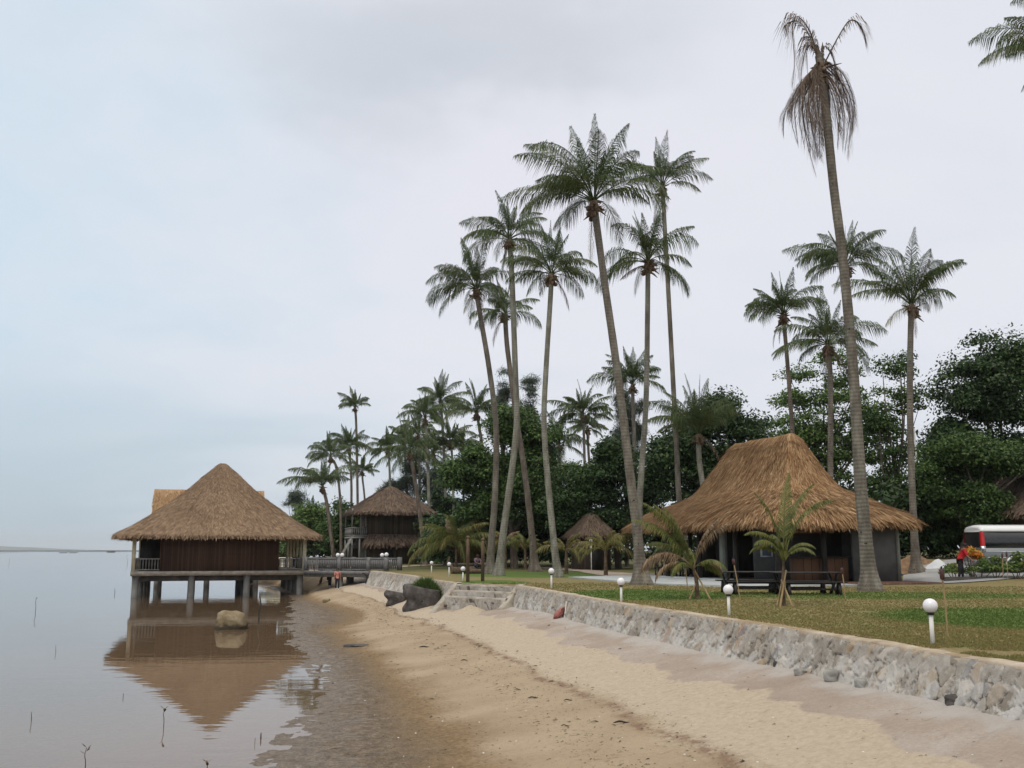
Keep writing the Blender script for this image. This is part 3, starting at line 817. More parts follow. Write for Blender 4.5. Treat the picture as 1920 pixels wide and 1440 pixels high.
# beach steps between the two walls
A, B = np.array([xw(WA), WA]), np.array([xw(WB), WB])
tdir = (B - A) / np.linalg.norm(B - A)
ang = math.atan2(tdir[1], tdir[0])
st = thing('stone_steps', 'grey stone and mortar steps leading down from the lawn to the beach', 'steps', (A[0], A[1], 0), ang)
Ls = float(np.linalg.norm(B - A))
rs = np.random.RandomState(4)
for k, (y0, y1, z0, z1) in enumerate(((-.35, .05, .7, 1.87), (.05, .40, .5, 1.62), (.40, .75, .3, 1.37))):
    # subdivided rough block
    n = 60
    x = np.linspace(-.1, Ls + .1, n)
    w = .05 * (fbm(x * 2.2, x * 0, 5 + k) - .5)
    V = np.array([np.stack([x, y1 + .06 + w, np.full(n, z0)], -1), np.stack([x, y1 + .05 * (fbm(x * 5, x * 0 + 1, k) - .5), np.full(n, (z0 + z1) / 2)], -1),
                  np.stack([x, y1 - .01 + w, z1 - .03 + w * .4], -1), np.stack([x, y1 - .06 + w, z1 + w * .5], -1), np.stack([x, np.full(n, y0 - .02), z1 + w * .5], -1), np.stack([x, np.full(n, y0 - .02), np.full(n, z0)], -1)])
    hh = np.repeat(np.array([.2, .5, .8, 1, 1, 1])[:, None], n, 1)
    sp_ = MB().grid(V).build('step', 'slab', st)
    xr = np.linspace(.05, Ls - .05, 40)
    zr_ = np.linspace(z0, z1 - .07, 8)
    XR, ZR = np.meshgrid(xr, zr_)
    YR = y1 + .085 + .05 * (fbm(XR * 6, ZR * 6, 11 + k, 3) - .5)
    MB().grid(np.stack([XR, YR, ZR], -1)).build('riser', 'stone', sp_, attrs={'cell': fbm(XR * 3, ZR * 4, k, 2), 'joint': np.abs(fbm(XR * 4, ZR * 4, k + 5, 2) - .5), 'height': ZR * 0 + .8})
for x0, s_ in ((-.28, 1), (Ls - .02, -1)):
    n = 16
    y = np.linspace(-.3, 1.45, n)
    top = np.interp(y, [-.3, -.05, 1.1, 1.45], [1.93, 1.9, .95, .6])
    V = []
    for dx, z in ((0, 0.5 + 0 * y), (.02, top - .04), (.05, top), (.30, top), (.33, top - .04), (.35, 0.5 + 0 * y)):
        V.append(np.stack([x0 + dx + .03 * (fbm(y * 3, y * 0 + dx * 9, 7) - .5), y, z + .05 * (fbm(y * 3, y * 0 + dx * 5, 2) - .5)], -1))
    m_ = MB().grid(np.array(V))
    m_.build('side_cheek', 'slab', st)


# paths and road on the land
def ribbon(name, label, L_, R_, mat, dz, kind='structure'):
    n = 60
    f = np.linspace(0, 1, n)
    L_, R_ = np.array(L_, float), np.array(R_, float)
    fl, fr = np.linspace(0, 1, len(L_)), np.linspace(0, 1, len(R_))
    l = np.stack([np.interp(f, fl, L_[:, 0]), np.interp(f, fl, L_[:, 1])], -1)
    r = np.stack([np.interp(f, fr, R_[:, 0]), np.interp(f, fr, R_[:, 1])], -1)
    V = []
    for q in np.linspace(0, 1, 9):
        p = l * (1 - q) + r * q
        V.append(np.stack([p[:, 0], p[:, 1], lawn_z(p[:, 0], p[:, 1]) + dz], -1))
    return tag(MB().grid(np.array(V)).build(name, mat, smooth=True), label, None, kind=kind)


G = lambda u, v: tuple(ground_lawn(u, v)[:2])
ribbon('path', 'pale earth path crossing the lawn towards the open bar hut', [G(1010, 1062), G(1090, 1067), G(1160, 1074), G(1300, 1082)], [G(1010, 1065), G(1085, 1072), G(1150, 1084), G(1310, 1097)], 'path', .03)
ribbon('path', 'thin pale path on the far lawn near the footbridge', [G(735, 1062.5), G(800, 1059), G(905, 1056)], [G(735, 1065), G(800, 1060.6), G(905, 1057)], 'path', .03)
ribbon('road', 'grey concrete driveway beside the bar hut and the van', [G(1690, 1096), G(1694, 1080), (19, 56)], [G(1768, 1095), (24.5, 45.3), (60, 47)], 'road', .035)

# short turf blades over the near lawn
rs = np.random.RandomState(1)
n = 60000
Y = np.exp(rs.uniform(np.log(11.5), np.log(46), n))
X = xw(Y) + .25 + (np.maximum(.56 * Y - xw(Y), 1)) * rs.rand(n)
keep = fbm(X * 1.4, Y * 1.1, 12, 3) > .22
keep &= ~((X > 9.5 + (Y - 42) * -.3) & (Y > 41))
X, Y = X[keep], Y[keep]
n = len(X)
Z = lawn_z(X, Y)
h = (.010 + .020 * rs.rand(n)) * (1 + Y / 60)
an = rs.rand(n) * 6.28
wd = .006 + .0009 * Y
dx, dy = np.cos(an) * wd, np.sin(an) * wd
lx, ly = (rs.rand(n) - .5) * h * 1.4, (rs.rand(n) - .5) * h * 1.4
V = np.stack([np.stack([X - dx, Y - dy, Z - .005], -1), np.stack([X + dx, Y + dy, Z - .005], -1), np.stack([X + lx, Y + ly, Z + h], -1)], 1).reshape(-1, 3)
o = MB().add(V, np.arange(3 * n).reshape(-1, 3)).build('grass', 'blade')
tag(o, 'short green and straw coloured grass blades over the lawn', 'grass', kind='stuff')


# ------------------------------------------------------------------ thatched roofs
def strips_from(surf, n, ln, wd, rs, lift=(.01, .07), skew=.25, srange=(0.0, 1.0), power=1.0, fringe=None):
    """straw lying on a roof: surf(u, s) -> points, s = 0 eave .. 1 ridge; fringe = (count, length) hanging at the eave"""
    out = []

    def make(u, s, l, w, lf0, lf1, hang=0.0):
        p = surf(u, s)
        eps = 0.02
        q = surf(u, np.maximum(s - eps, -0.02)); q2 = surf(u, np.minimum(s + eps, 1.0))
        dn = q - q2
        dn /= np.linalg.norm(dn, axis=1)[:, None] + 1e-9
        r = surf(u + .0015, s) - surf(u - .0015, s)
        r /= np.linalg.norm(r, axis=1)[:, None] + 1e-9
        nrm = np.cross(r, dn)
        nrm *= np.sign(nrm[:, 2:3] + 1e-9)
        sk = (rs.rand(len(u)) - .5)[:, None] * 2 * skew
        d = dn + r * sk
        d /= np.linalg.norm(d, axis=1)[:, None]
        if hang:
            d = d * (1 - hang) + np.array([0, 0, -1.0]) * hang
        a = p + nrm * lf0[:, None]
        b = p + d * l[:, None] + nrm * lf1[:, None]
        m = (a + b) / 2 + nrm * (.01)
        ww = r * w[:, None] / 2
        V = np.stack([a - ww, a + ww, m + ww, m - ww, b + ww * .35, b - ww * .35], 1)
        return V
    u = rs.rand(n)
    s = srange[0] + (srange[1] - srange[0]) * rs.rand(n) ** power
    V = make(u, s, ln * (.6 + .8 * rs.rand(n)), wd * (.6 + .9 * rs.rand(n)), lift[0] * np.ones(n), lift[0] + lift[1] * rs.rand(n))
    out.append(V)
    if fringe:
        m, fl = fringe
        u = rs.rand(m)
        s = np.abs(rs.randn(m)) * .012
        V = make(u, s, fl * (.45 + .8 * rs.rand(m)), wd * (.8 + .9 * rs.rand(m)), -.16 * rs.rand(m), -.18 * rs.rand(m) + .05, hang=.52)
        out.append(V)
    V = np.concatenate(out)
    k = len(V)
    i = np.arange(k)[:, None] * 6
    F_ = np.concatenate([i + np.array([0, 1, 2, 3]), i + np.array([3, 2, 4, 5])])
    return V.reshape(-1, 3), F_


def hip_surf(ex, ey, rx, ry, prof, round_=.035, wob=.05, seed=0, c=(0, 0), off=0.0):
    sp_, zp = [p[0] for p in prof], [p[1] for p in prof]
    # smooth profile
    ss = np.linspace(0, 1, 201)
    zz_ = np.interp(ss, sp_, zp)
    k = np.ones(17) / 17
    zz_ = np.convolve(np.pad(zz_, 8, mode='reflect', reflect_type='odd'), k, 'valid')

    def f(u, s):
        u = np.asarray(u, float) % 1.0; s = np.asarray(s, float)
        hx, hy = ex + (rx - ex) * s, ey + (ry - ey) * s
        w = ex / (2 * (ex + ey))
        b0, b1, b2 = w, .5, .5 + w
        e = np.where(u < b0, 0, np.where(u < b1, 1, np.where(u < b2, 2, 3)))
        g = np.where(e == 0, u / w, np.where(e == 1, (u - b0) / (.5 - w), np.where(e == 2, (u - .5) / w, (u - b2) / (.5 - w)))) * 2 - 1
        x = np.where(e == 0, g * hx, np.where(e == 1, hx, np.where(e == 2, -g * hx, -hx)))
        y = np.where(e == 0, -hy, np.where(e == 1, g * hy, np.where(e == 2, hy, -g * hy)))
        cr = np.abs(g) ** 10 * (1 - s)
        x, y = x * (1 - round_ * cr), y * (1 - round_ * cr)
        z = np.interp(np.clip(s, 0, 1), ss, zz_) + np.minimum(s, 0) * 6 * .3
        z = z + wob * 2 * (fbm(x * 1.1 + 7, y * 1.1 + 3, seed, 3) - .5) - .04 * cr
        return np.stack([x + c[0], y + c[1] + off * s, z], -1)
    return f


def hip_roof(parent, ex, ey, rx, ry, prof, n, ln, wd, mat, seed, fringe, c=(0, 0), name='roof', thick=.22, wob=.05, off=0.0):
    rs = np.random.RandomState(seed)
    f = hip_surf(ex, ey, rx, ry, prof, wob=wob, seed=seed, c=c, off=off)
    u = np.linspace(0, 1, 161)[:-1]
    sl = np.linspace(0, 1, 26)
    V = np.array([f(u, np.full(len(u), s)) for s in sl])
    under = np.array([f(u, np.full(len(u), s)) - np.array([0, 0, thick]) for s in (0.9, .75, .6, .4, .2, .06, 0.0)])
    mb = MB().grid(np.concatenate([under, V]), wrap=True)
    Vs, Fs = strips_from(f, n, ln, wd, rs, fringe=fringe, power=.85)
    mb.add(Vs, Fs)
    return mb.build(name, mat, parent)


def ridge_cap(parent, a, b, mat, seed, n=500, r=.16, L=.5, w=.06):
    rs = np.random.RandomState(seed)
    a, b = np.array(a, float), np.array(b, float)
    f = rs.rand(n)[:, None]
    p = a + (b - a) * f + np.array([0, 0, r * .6])
    d = (b - a) / (np.linalg.norm(b - a) + 1e-9)
    side = np.cross(d, [0, 0, 1])
    sg = np.where(rs.rand(n) < .5, -1, 1)[:, None]
    dirs = side * sg * .8 + np.array([0, 0, -.62]) + d * (rs.rand(n)[:, None] - .5) * .9
    q = p + dirs * L * (.5 + .6 * rs.rand(n)[:, None])
    ww = d * w * (.5 + rs.rand(n)[:, None])
    V = np.stack([p - ww, p + ww, q + ww * .5, q - ww * .5], 1).reshape(-1, 3)
    return MB().add(V, np.arange(4 * n).reshape(-1, 4)).build('ridge_cap', mat, parent)


def gable_roof(parent, x0, x1, yc, hw, zr, ze, n, mat, seed, name='gable', ln=.45, wd=.06):
    """ridge along x; both slopes, with a verge of straw at the ends"""
    rs = np.random.RandomState(seed)
    mb = MB()
    for sg in (-1, 1):
        def f(u, s, sg=sg):
            u, s = np.clip(u, 0, 1), np.asarray(s)
            return np.stack([x0 + (x1 - x0) * u, yc + sg * hw * (1 - s), ze + (zr - ze) * (s + .12 * s * (s - 1)) + .05 * (fbm(u * 9, s * 4, seed, 3) - .5)], -1)
        u = np.linspace(0, 1, 40)
        V = np.array([f(u, np.full(40, s)) for s in np.linspace(0, 1, 14)])
        mb.grid(V); mb.grid(V - np.array([0, 0, .18]))
        Vs, Fs = strips_from(f, n, ln, wd, rs, fringe=(n // 12, .3))
        mb.add(Vs, Fs)
    for x in (x0, x1):
        mb.add([(x, yc - hw, ze - .18), (x, yc + hw, ze - .18), (x, yc, zr - .1)], np.array([[0, 1, 2]]))
    return mb.build(name, mat, parent)


def railing(parent, a, b, z, h, mat, step=.16, name='railing', bal=.05, rail=.09, lab=None):
    """handrail, lower rail, and each baluster a part of the railing"""
    a, b = np.array(a, float), np.array(b, float)
    L = np.linalg.norm(b - a)
    mb = MB().bar((a[0], a[1], z + h - rail / 2), (b[0], b[1], z + h - rail / 2), .12, rail)
    mb.bar((a[0], a[1], z + .12), (b[0], b[1], z + .12), .09, .07)
    r = mb.build(name, mat, parent)
    n = int(L / step)
    first = None
    for k in range(n):
        p = a + (b - a) * (k + .5) / n
        if first is None:
            first = MB().box(-bal / 2, bal / 2, -bal / 2, bal / 2, .155, h - rail).build('baluster', mat, r)
            q = first
        else:
            q = first.copy(); COL.objects.link(q); q.parent = r
        q.location = (p[0], p[1], z)
    return r


PHI = 0.3

# ------------------------------------------------------------------ stilt hut over the water
pv = thing('stilt_hut', 'large thatched brown hut standing on concrete pillars over the water', 'hut', (-21.4, 73.8, 0), PHI)
DZ = 1.84
MB().box(-6.0, 6.35, -.05, 16.2, 1.52, DZ).build('deck', 'slab', pv)
mb = MB()
for y in (1.2, 5.2, 9.2, 13.2):
    mb.box(-5.7, 6.0, y - .17, y + .17, 1.12, 1.517)
mb.build('floor_beam', 'concrete_blue', pv)
for y, xx in ((.35, (-5.65, -1.85, 2.05, 5.9)), (4.4, (-5.55, -1.85, 2.0, 5.9)), (8.6, (-5.5, -1.85, 2.0, 5.9)), (12.8, (-5.5, -1.85, 2.0, 5.9)), (15.6, (-5.5, -1.85, 2.0, 5.9))):
    for x in xx:
        MB().lathe([(0, -.7), (.245, -.7), (.245, .25), (.235, .27), (.235, 1.25), (.26, 1.4), (.27, 1.518), (0, 1.518)], 18, (x, y, 0)).build('pillar', 'concrete_blue', pv, smooth=True)
wl = MB().box(-4.05, 4.3, .33, .45, DZ, 4.85)
wl.box(4.2, 4.3, .452, 13.0, DZ, 4.85).box(-4.05, -3.95, .452, 13.0, DZ, 4.85).box(-4.05, 4.3, 13.0, 13.1, DZ, 4.85)
wl.build('wall', 'bamboo_wall', pv)
mb = MB()
for x in (-4.05, .15, 4.25):
    mb.box(x - .05, x + .06, .29, .328, DZ, 4.6)
mb.box(-4.0, 4.2, .30, .326, 2.98, 3.05)
mb.build('wall_batten', 'bamboo_wall', pv)
MB().box(-5.55, -4.06, 2.2, 2.28, DZ, 4.15).build('screen_panel', 'dark_wood', pv)  # dark screen; its lower part is added to stand in for the shaded interior
for x, y in [(6.15, .15)] + [(6.15, k) for k in (3.3, 6.4, 9.5, 12.6, 15.7)] + [(-5.85, .15), (-5.6, 3.3), (-5.6, 6.4), (-5.6, 9.5), (-5.6, 12.6), (-5.6, 15.7)]:
    w = .13 if y < 1 else .10
    MB().box(x - w, x + w, y - w, y + w, DZ, 4.75).build('veranda_post', 'cream', pv)
MB().box(6.04, 6.26, .3, 15.6, 4.4, 4.6).build('eave_beam', 'cream', pv)
railing(pv, (-5.7, .12), (-4.08, .12), DZ, .93, 'weathered', .19, bal=.06)
railing(pv, (4.34, .12), (6.0, .12), DZ, .93, 'weathered', .19, bal=.06)
railing(pv, (6.15, .3), (6.15, 9.4), DZ, .93, 'weathered', .22, bal=.06)
railing(pv, (-5.75, .3), (-5.65, 15.6), DZ, .93, 'weathered', .24, bal=.06)
hip_roof(pv, 7.45, 9.4, .18, 2.9, [(0, 4.42), (.18, 5.15), (.36, 6.05), (.66, 7.75), (.88, 9.35), (1, 10.12)], 30000, .34, .045, 'thatch_tan', 5, (3600, .42), c=(.05, 8.0), thick=.25)
ridge_cap(pv, (.05, 5.2, 10.0), (.05, 10.9, 10.0), 'thatch_bright', 8)
rv = thing('stilt_hut', 'rear hut over the water whose straw gable peeps out behind the big thatched hut', 'hut', (-21.4 - 25 * math.sin(PHI), 73.8 + 25 * math.cos(PHI), 0), PHI)
MB().box(-5.6, 4.4, -4.2, 4.2, 1.52, DZ).build('deck', 'slab', rv)
for x in (-5.0, -.6, 3.8):
    for y in (-3.7, 3.7):
        MB().lathe([(0, -.7), (.24, -.7), (.24, 1.518), (0, 1.518)], 14, (x, y, 0)).build('pillar', 'concrete_blue', rv, smooth=True)
MB().box(-4.9, 3.6, -3.2, 3.2, DZ, 5.4).build('wall', 'bamboo_wall', rv)
gable_roof(rv, -5.8, 4.45, 0, 5.2, 9.1, 5.0, 4200, 'thatch_bright', 11, name='gable_roof', ln=.5, wd=.08)

# ------------------------------------------------------------------ open bar hut on the lawn
bh = thing('bar_hut', 'open sided bar hut with a steep golden thatch roof beside the tall dead palm', 'hut', (11.0, 42.5, 0), PHI)
FZ = 1.99
MB().box(.35, 3.1, .5, 15.8, 1.6, FZ).build('floor_slab', 'floor_grey', bh)
V = []
for z in (1.7, 1.965):
    V.append([(-2.0, -1.45, z), (3.1, -1.45, z), (3.1, .498, z), (.348, .498, z), (.348, 15.5, z), (-4.4, 13.0, z), (-4.4, 2.1, z)])
mb = MB().grid(np.array(V), wrap=True)
mb.add(V[1] + [(.2, .4, 1.965)], np.array([[i, (i + 1) % 7, 7] for i in range(7)]))
mb.build('terrace', 'floor_grey', bh)
dk_ = MB().box(3.12, 7.95, -.75, 15.6, FZ - .16, FZ - .004)
dk_.build('deck', 'deck_wood', bh)
for x in (3.5, 5.0, 6.4, 7.75):
    MB().box(x - .06, x + .06, -.68, -.56, 1.6, FZ - .162).build('deck_leg', 'dark_wood', bh)
for x, y in ((.95, 1.2), (.95, 4.8), (.95, 8.4), (.95, 12.0), (.95, 15.3), (3.3, 1.2), (7.2, 15.3), (4.0, 15.3), (7.25, 8.0)):
    MB().lathe([(0, FZ), (.13, FZ), (.115, 4.75), (0, 4.75)], 10, (x, y, 0)).build('post', 'dark_wood', bh, smooth=True)
MB().box(.80, 1.1, 1.0, 15.5, 4.45, 4.62).box(1.12, 7.4, 1.0, 1.3, 4.45, 4.62).build('eave_beam', 'dark_wood', bh)
MB().box(4.9, 7.2, 1.35, 1.5, FZ, 4.6).box(7.05, 7.2, 1.503, 8.0, FZ, 4.6).box(2.2, 7.04, 5.2, 5.35, FZ, 4.6).build('wall', 'plaster', bh)
MB().box(7.203, 7.36, 1.30, 1.56, FZ, 4.6).build('corner_pillar', 'plaster_light', bh)
MB().box(1.25, 1.52, 6.6, 6.9, FZ, 4.6).build('light_pillar', 'plaster_light', bh)
cb = MB().box(2.1, 4.75, 1.55, 2.1, FZ, 3.02).build('bar_counter', 'counter_wood', bh)
MB().box(2.0, 4.85, 1.45, 2.2, 3.023, 3.08).build('counter_top', 'dark_wood', cb)
wi = MB().box(2.55, 3.05, 5.12, 5.19, 3.1, 4.0)
wi.build('window', 'screen_blue', bh)
fr = MB().box(2.49, 2.55, 5.08, 5.195, 3.04, 4.06).box(3.05, 3.11, 5.08, 5.195, 3.04, 4.06).box(2.552, 3.048, 5.08, 5.195, 4.0, 4.06).box(2.552, 3.048, 5.08, 5.195, 3.04, 3.1)
fr.build('window_frame', 'white_frame', bh)
MB().box(1.3, 2.2, 9.0, 9.1, FZ, 4.6).box(2.2, 7.0, 9.0, 9.1, FZ, 4.6).build('back_screen', 'dark_wood', bh)
MB().box(.98, 3.2, 1.16, 1.24, 4.1, 4.42).build('fascia_board', 'counter_wood', bh)
hip_roof(bh, 3.95, 8.2, .12, 2.55, [(0, 4.64), (.12, 5.06), (.30, 5.50), (.50, 5.92), (.64, 6.30), (.74, 6.92), (.86, 7.95), (.96, 8.75), (1, 8.92)], 38000, .5, .04, 'thatch_gold', 3, (5200, .45), c=(3.95, 8.2), thick=.3, wob=.08, off=-1.3)
ridge_cap(bh, (3.95, 4.35, 8.78), (3.95, 9.5, 8.82), 'thatch_gold', 2, 900, .2, .55)

# ------------------------------------------------------------------ two storey hut behind the footbridge
p0 = at(728, 1056, 105)
th = thing('two_storey_hut', 'dark two storey thatched hut behind the footbridge, among palms', 'hut', (p0[0], p0[1], LAWN), PHI)
MB().box(-2.1, 3.0, 0, 5.6, 0, 2.75).build('lower_wall', 'dark_planks', th)
MB().box(-2.2, 3.1, -.1, 5.7, 2.8, 5.9).build('upper_wall', 'dark_planks', th)
MB().box(-.4, .5, -.07, -.005, 0, 2.1).build('door', 'dark_wood', th)
hip_roof(th, 3.2, 3.6, 2.55, 2.9, [(0, 2.1), (.5, 2.6), (1, 3.05)], 2600, .45, .09, 'thatch_old', 21, (700, .5), c=(.45, 2.8), name='skirt_roof', thick=.12)
hip_roof(th, 4.35, 4.7, .25, .9, [(0, 5.35), (.25, 6.15), (.55, 6.95), (.85, 7.75), (1, 8.1)], 7000, .5, .09, 'thatch_old', 22, (1300, .45), c=(.4, 2.8))
MB().box(-3.9, -2.22, .1, 5.2, 2.62, 2.8).build('balcony', 'weathered', th)
railing(th, (-3.85, .15), (-2.25, .15), 2.8, .95, 'weathered', .2, bal=.08)
railing(th, (-3.85, .2), (-3.85, 5.1), 2.8, .95, 'weathered', .3, bal=.08)
for x, y in ((-3.8, .2), (-3.0, .2), (-2.35, .2), (-3.8, 2.6), (-3.8, 5.0)):
    MB().box(x - .08, x + .08, y - .08, y + .08, 0, 2.615).build('balcony_post', 'weathered', th)
for x, y in ((-3.8, .2), (-2.9, .22), (-2.4, .2), (-3.8, 5.0)):
    MB().box(x - .07, x + .07, y - .07, y + .07, 3.76, 5.7).build('roof_post', 'weathered', th)
mb = MB()
for k in range(7):
    mb.box(-5.3 + .2 * k, -5.08 + .2 * k, -.6, .3, .35 * k, .35 * k + .06)
mb.bar((-5.3, -.6, .1), (-3.9, -.6, 2.6), .06, .2); mb.bar((-5.3, .3, .1), (-3.9, .3, 2.6), .06, .2)
mb.build('stair', 'weathered', th)

# small hut between the palms
p0 = at(1108, 1060, 76)
sh = thing('small_hut', 'small low hut with a grey brown pyramid thatch roof between the lawn palms', 'hut', (p0[0], p0[1], LAWN), PHI)
MB().box(-1.15, 1.15, -1.15, 1.15, 0, 2.85).build('wall', 'dark_planks', sh)
MB().box(-.4, .4, -1.21, -1.155, 0, 1.9).build('door', 'dark_wood', sh)
hip_roof(sh, 1.7, 1.7, .12, .3, [(0, 2.55), (.5, 3.35), (1, 4.2)], 3200, .35, .06, 'thatch_old', 31, (600, .3))

# brown hut behind the young palms
p0 = at(893, 1062, 96)
sb = thing('brown_hut', 'low brown walled hut half hidden behind the bushy young palms', 'hut', (p0[0], p0[1], LAWN), PHI)
MB().box(-2.2, 2.6, -1.5, 2.5, .25, 3.4).build('wall', 'counter_wood', sb)
MB().box(-2.5, 2.9, -1.9, 2.9, 0, .25).build('plinth', 'slab', sb)
MB().box(.55, 1.5, -1.56, -1.505, .25, 2.5).build('door', 'dark_wood', sb)
MB().box(.40, .54, -1.6, -1.503, .25, 2.6).box(1.51, 1.65, -1.6, -1.503, .25, 2.6).build('door_frame', 'plaster_light', sb)
hip_roof(sb, 3.5, 3.2, 1.0, .3, [(0, 3.1), (.5, 4.2), (1, 5.4)], 3000, .45, .09, 'thatch_old', 33, (600, .4), c=(.2, .5))

# bright roofed hut glimpsed left of and behind the two storey hut
p0 = at(690, 1056, 128)
sc = thing('far_hut', 'hut with a light orange thatch roof peeping out behind the two storey hut', 'hut', (p0[0], p0[1], LAWN), PHI)
MB().box(-2.5, 6.5, -1.5, 2.5, 0, 3.6).build('wall', 'dark_planks', sc)
hip_roof(sc, 6.2, 3.2, 3.4, .3, [(0, 3.3), (.5, 4.9), (1, 6.4)], 3000, .5, .1, 'thatch_bright', 34, (600, .4), c=(2.0, .5))

# hut at the right edge, behind the van
p0 = at(1958, 1060, 58)
rh = thing('steep_hut', 'hut with a steep weathered roof behind the silver van at the right edge', 'hut', (p0[0], p0[1], 2.8), 0.15)
MB().box(-1.6, 3.4, -1.4, 3.0, 0, 3.3).build('wall', 'brown_wood', rh)
hip_roof(rh, 3.9, 3.6, .35, 2.2, [(0, 2.6), (.3, 3.2), (.55, 3.9), (.75, 5.0), (1, 6.35)], 5200, .5, .08, 'thatch_old', 35, (900, .4), c=(.9, .8))
MB().box(-.55, .55, -2.12, -2.06, 4.6, 6.0).build('gable_panel', 'thatch_bright', rh)

# ------------------------------------------------------------------ footbridge
def lamp_globe(parent, r, z):
    g = MB().lathe([(0, z - r)] + [(r * math.sin(a), z - r * math.cos(a)) for a in np.linspace(.2, math.pi - .05, 16)] + [(0, z + r)], 24).build('globe', 'globe', parent, smooth=True)
    MB().lathe([(0, z - r - .025), (r * .48, z - r - .025), (r * .48, z - r + .02), (0, z - r + .02)], 16).build('collar', 'black', g, smooth=False)
    return g


ba, bb = np.array([-15.3, 74.6]), np.array([-8.9, 71.6])
bd = bb - ba; bl = float(np.linalg.norm(bd)); bang = math.atan2(bd[1], bd[0])
br = thing('footbridge', 'grey concrete footbridge with balustrades joining the stilt hut to the lawn', 'bridge', (ba[0], ba[1], 0), bang)
MB().box(0, bl, 0, 2.0, 1.42, DZ - .01).build('bridge_deck', 'concrete_blue', br)
MB().box(0, bl, -.06, -.003, 1.6, DZ + .03).box(0, bl, 2.003, 2.06, 1.6, DZ + .03).build('edge_beam', 'grey_rail', br)
for x in (2.9,):
    for y in (.3, 1.7):
        MB().lathe([(0, -.3), (.28, -.3), (.28, 1.448), (0, 1.448)], 14, (x, y, 0)).build('pillar', 'concrete_blue', br, smooth=True)
PX = [0.08, 3.05, 5.55, bl - .05]
for y in (.1, 1.9):
    for x in PX:
        MB().box(x - .13, x + .13, y - .13, y + .13, DZ, DZ + 1.0).build('balustrade_post', 'grey_rail', br)
    for x0, x1 in zip(PX[:-1], PX[1:]):
        railing(br, (x0 + .13, y), (x1 - .13, y), DZ, .95, 'grey_rail', .15, name='balustrade', bal=.075, rail=.1)
ca, sa = math.cos(bang), math.sin(bang)
BL = [(PX[1] - .19, .1, 'left one of the paired globe lamps midway along the footbridge'), (PX[1] + .19, .1, 'right one of the paired globe lamps midway along the footbridge'),
      (bl - .42, .1, 'left one of the paired globe lamps at the land end of the footbridge'), (bl - .06, .1, 'right one of the paired globe lamps at the land end of the footbridge')]
lm0 = None
for x, y, lab in BL:
    loc = (ba[0] + x * ca - y * sa, ba[1] + x * sa + y * ca, DZ + (1.0 if abs(x - bl + .06) < .01 else .955))
    if lm0 is None:
        lm0 = thing('bridge_lamp', lab, 'lamp', loc, 0, 'globe lamps on the footbridge')
        lamp_globe(lm0, .15, .19)
        MB().lathe([(0, 0), (.06, 0), (.06, .03), (0, .03)], 10).build('base', 'black', lm0)
    else:
        dup(lm0, loc, 0, lab)

# pale low wall and dark railing on the land behind the stilt hut
p0, p1 = at(528, 1040, 118), at(622, 1040, 112)
lw = thing('low_wall', 'long pale yellow low wall on the shore behind the stilt hut', 'wall', (p0[0], p0[1], 1.5), math.atan2(p1[1] - p0[1], p1[0] - p0[0]))
Lw = float(np.hypot(*(p1 - p0)[:2]))
MB().box(-4, Lw, -.1, .1, 0, .62).build('wall_body', 'plaster_light', lw)
MB().box(-4, Lw + .1, -.16, .16, .622, .98).build('coping', 'cream', lw)
p0, p1 = at(524, 1047, 92), at(612, 1050, 92)
sf = thing('terrace_fence', 'dark wooden railing between the stilt hut colonnade and the shore', 'fence', (p0[0], p0[1], 1.3), 0)
Lf = float(p1[0] - p0[0])
mb = MB().bar((0, 0, 1.25), (Lf, 0, 1.25), .09, .09).bar((0, 0, .7), (Lf, 0, .7), .06, .06)
mb.build('rail', 'dark_wood', sf)
for k in range(9):
    x = Lf * k / 8
    MB().box(x - .05, x + .05, -.05, .05, 0, 1.2).build('post', 'weathered', sf)


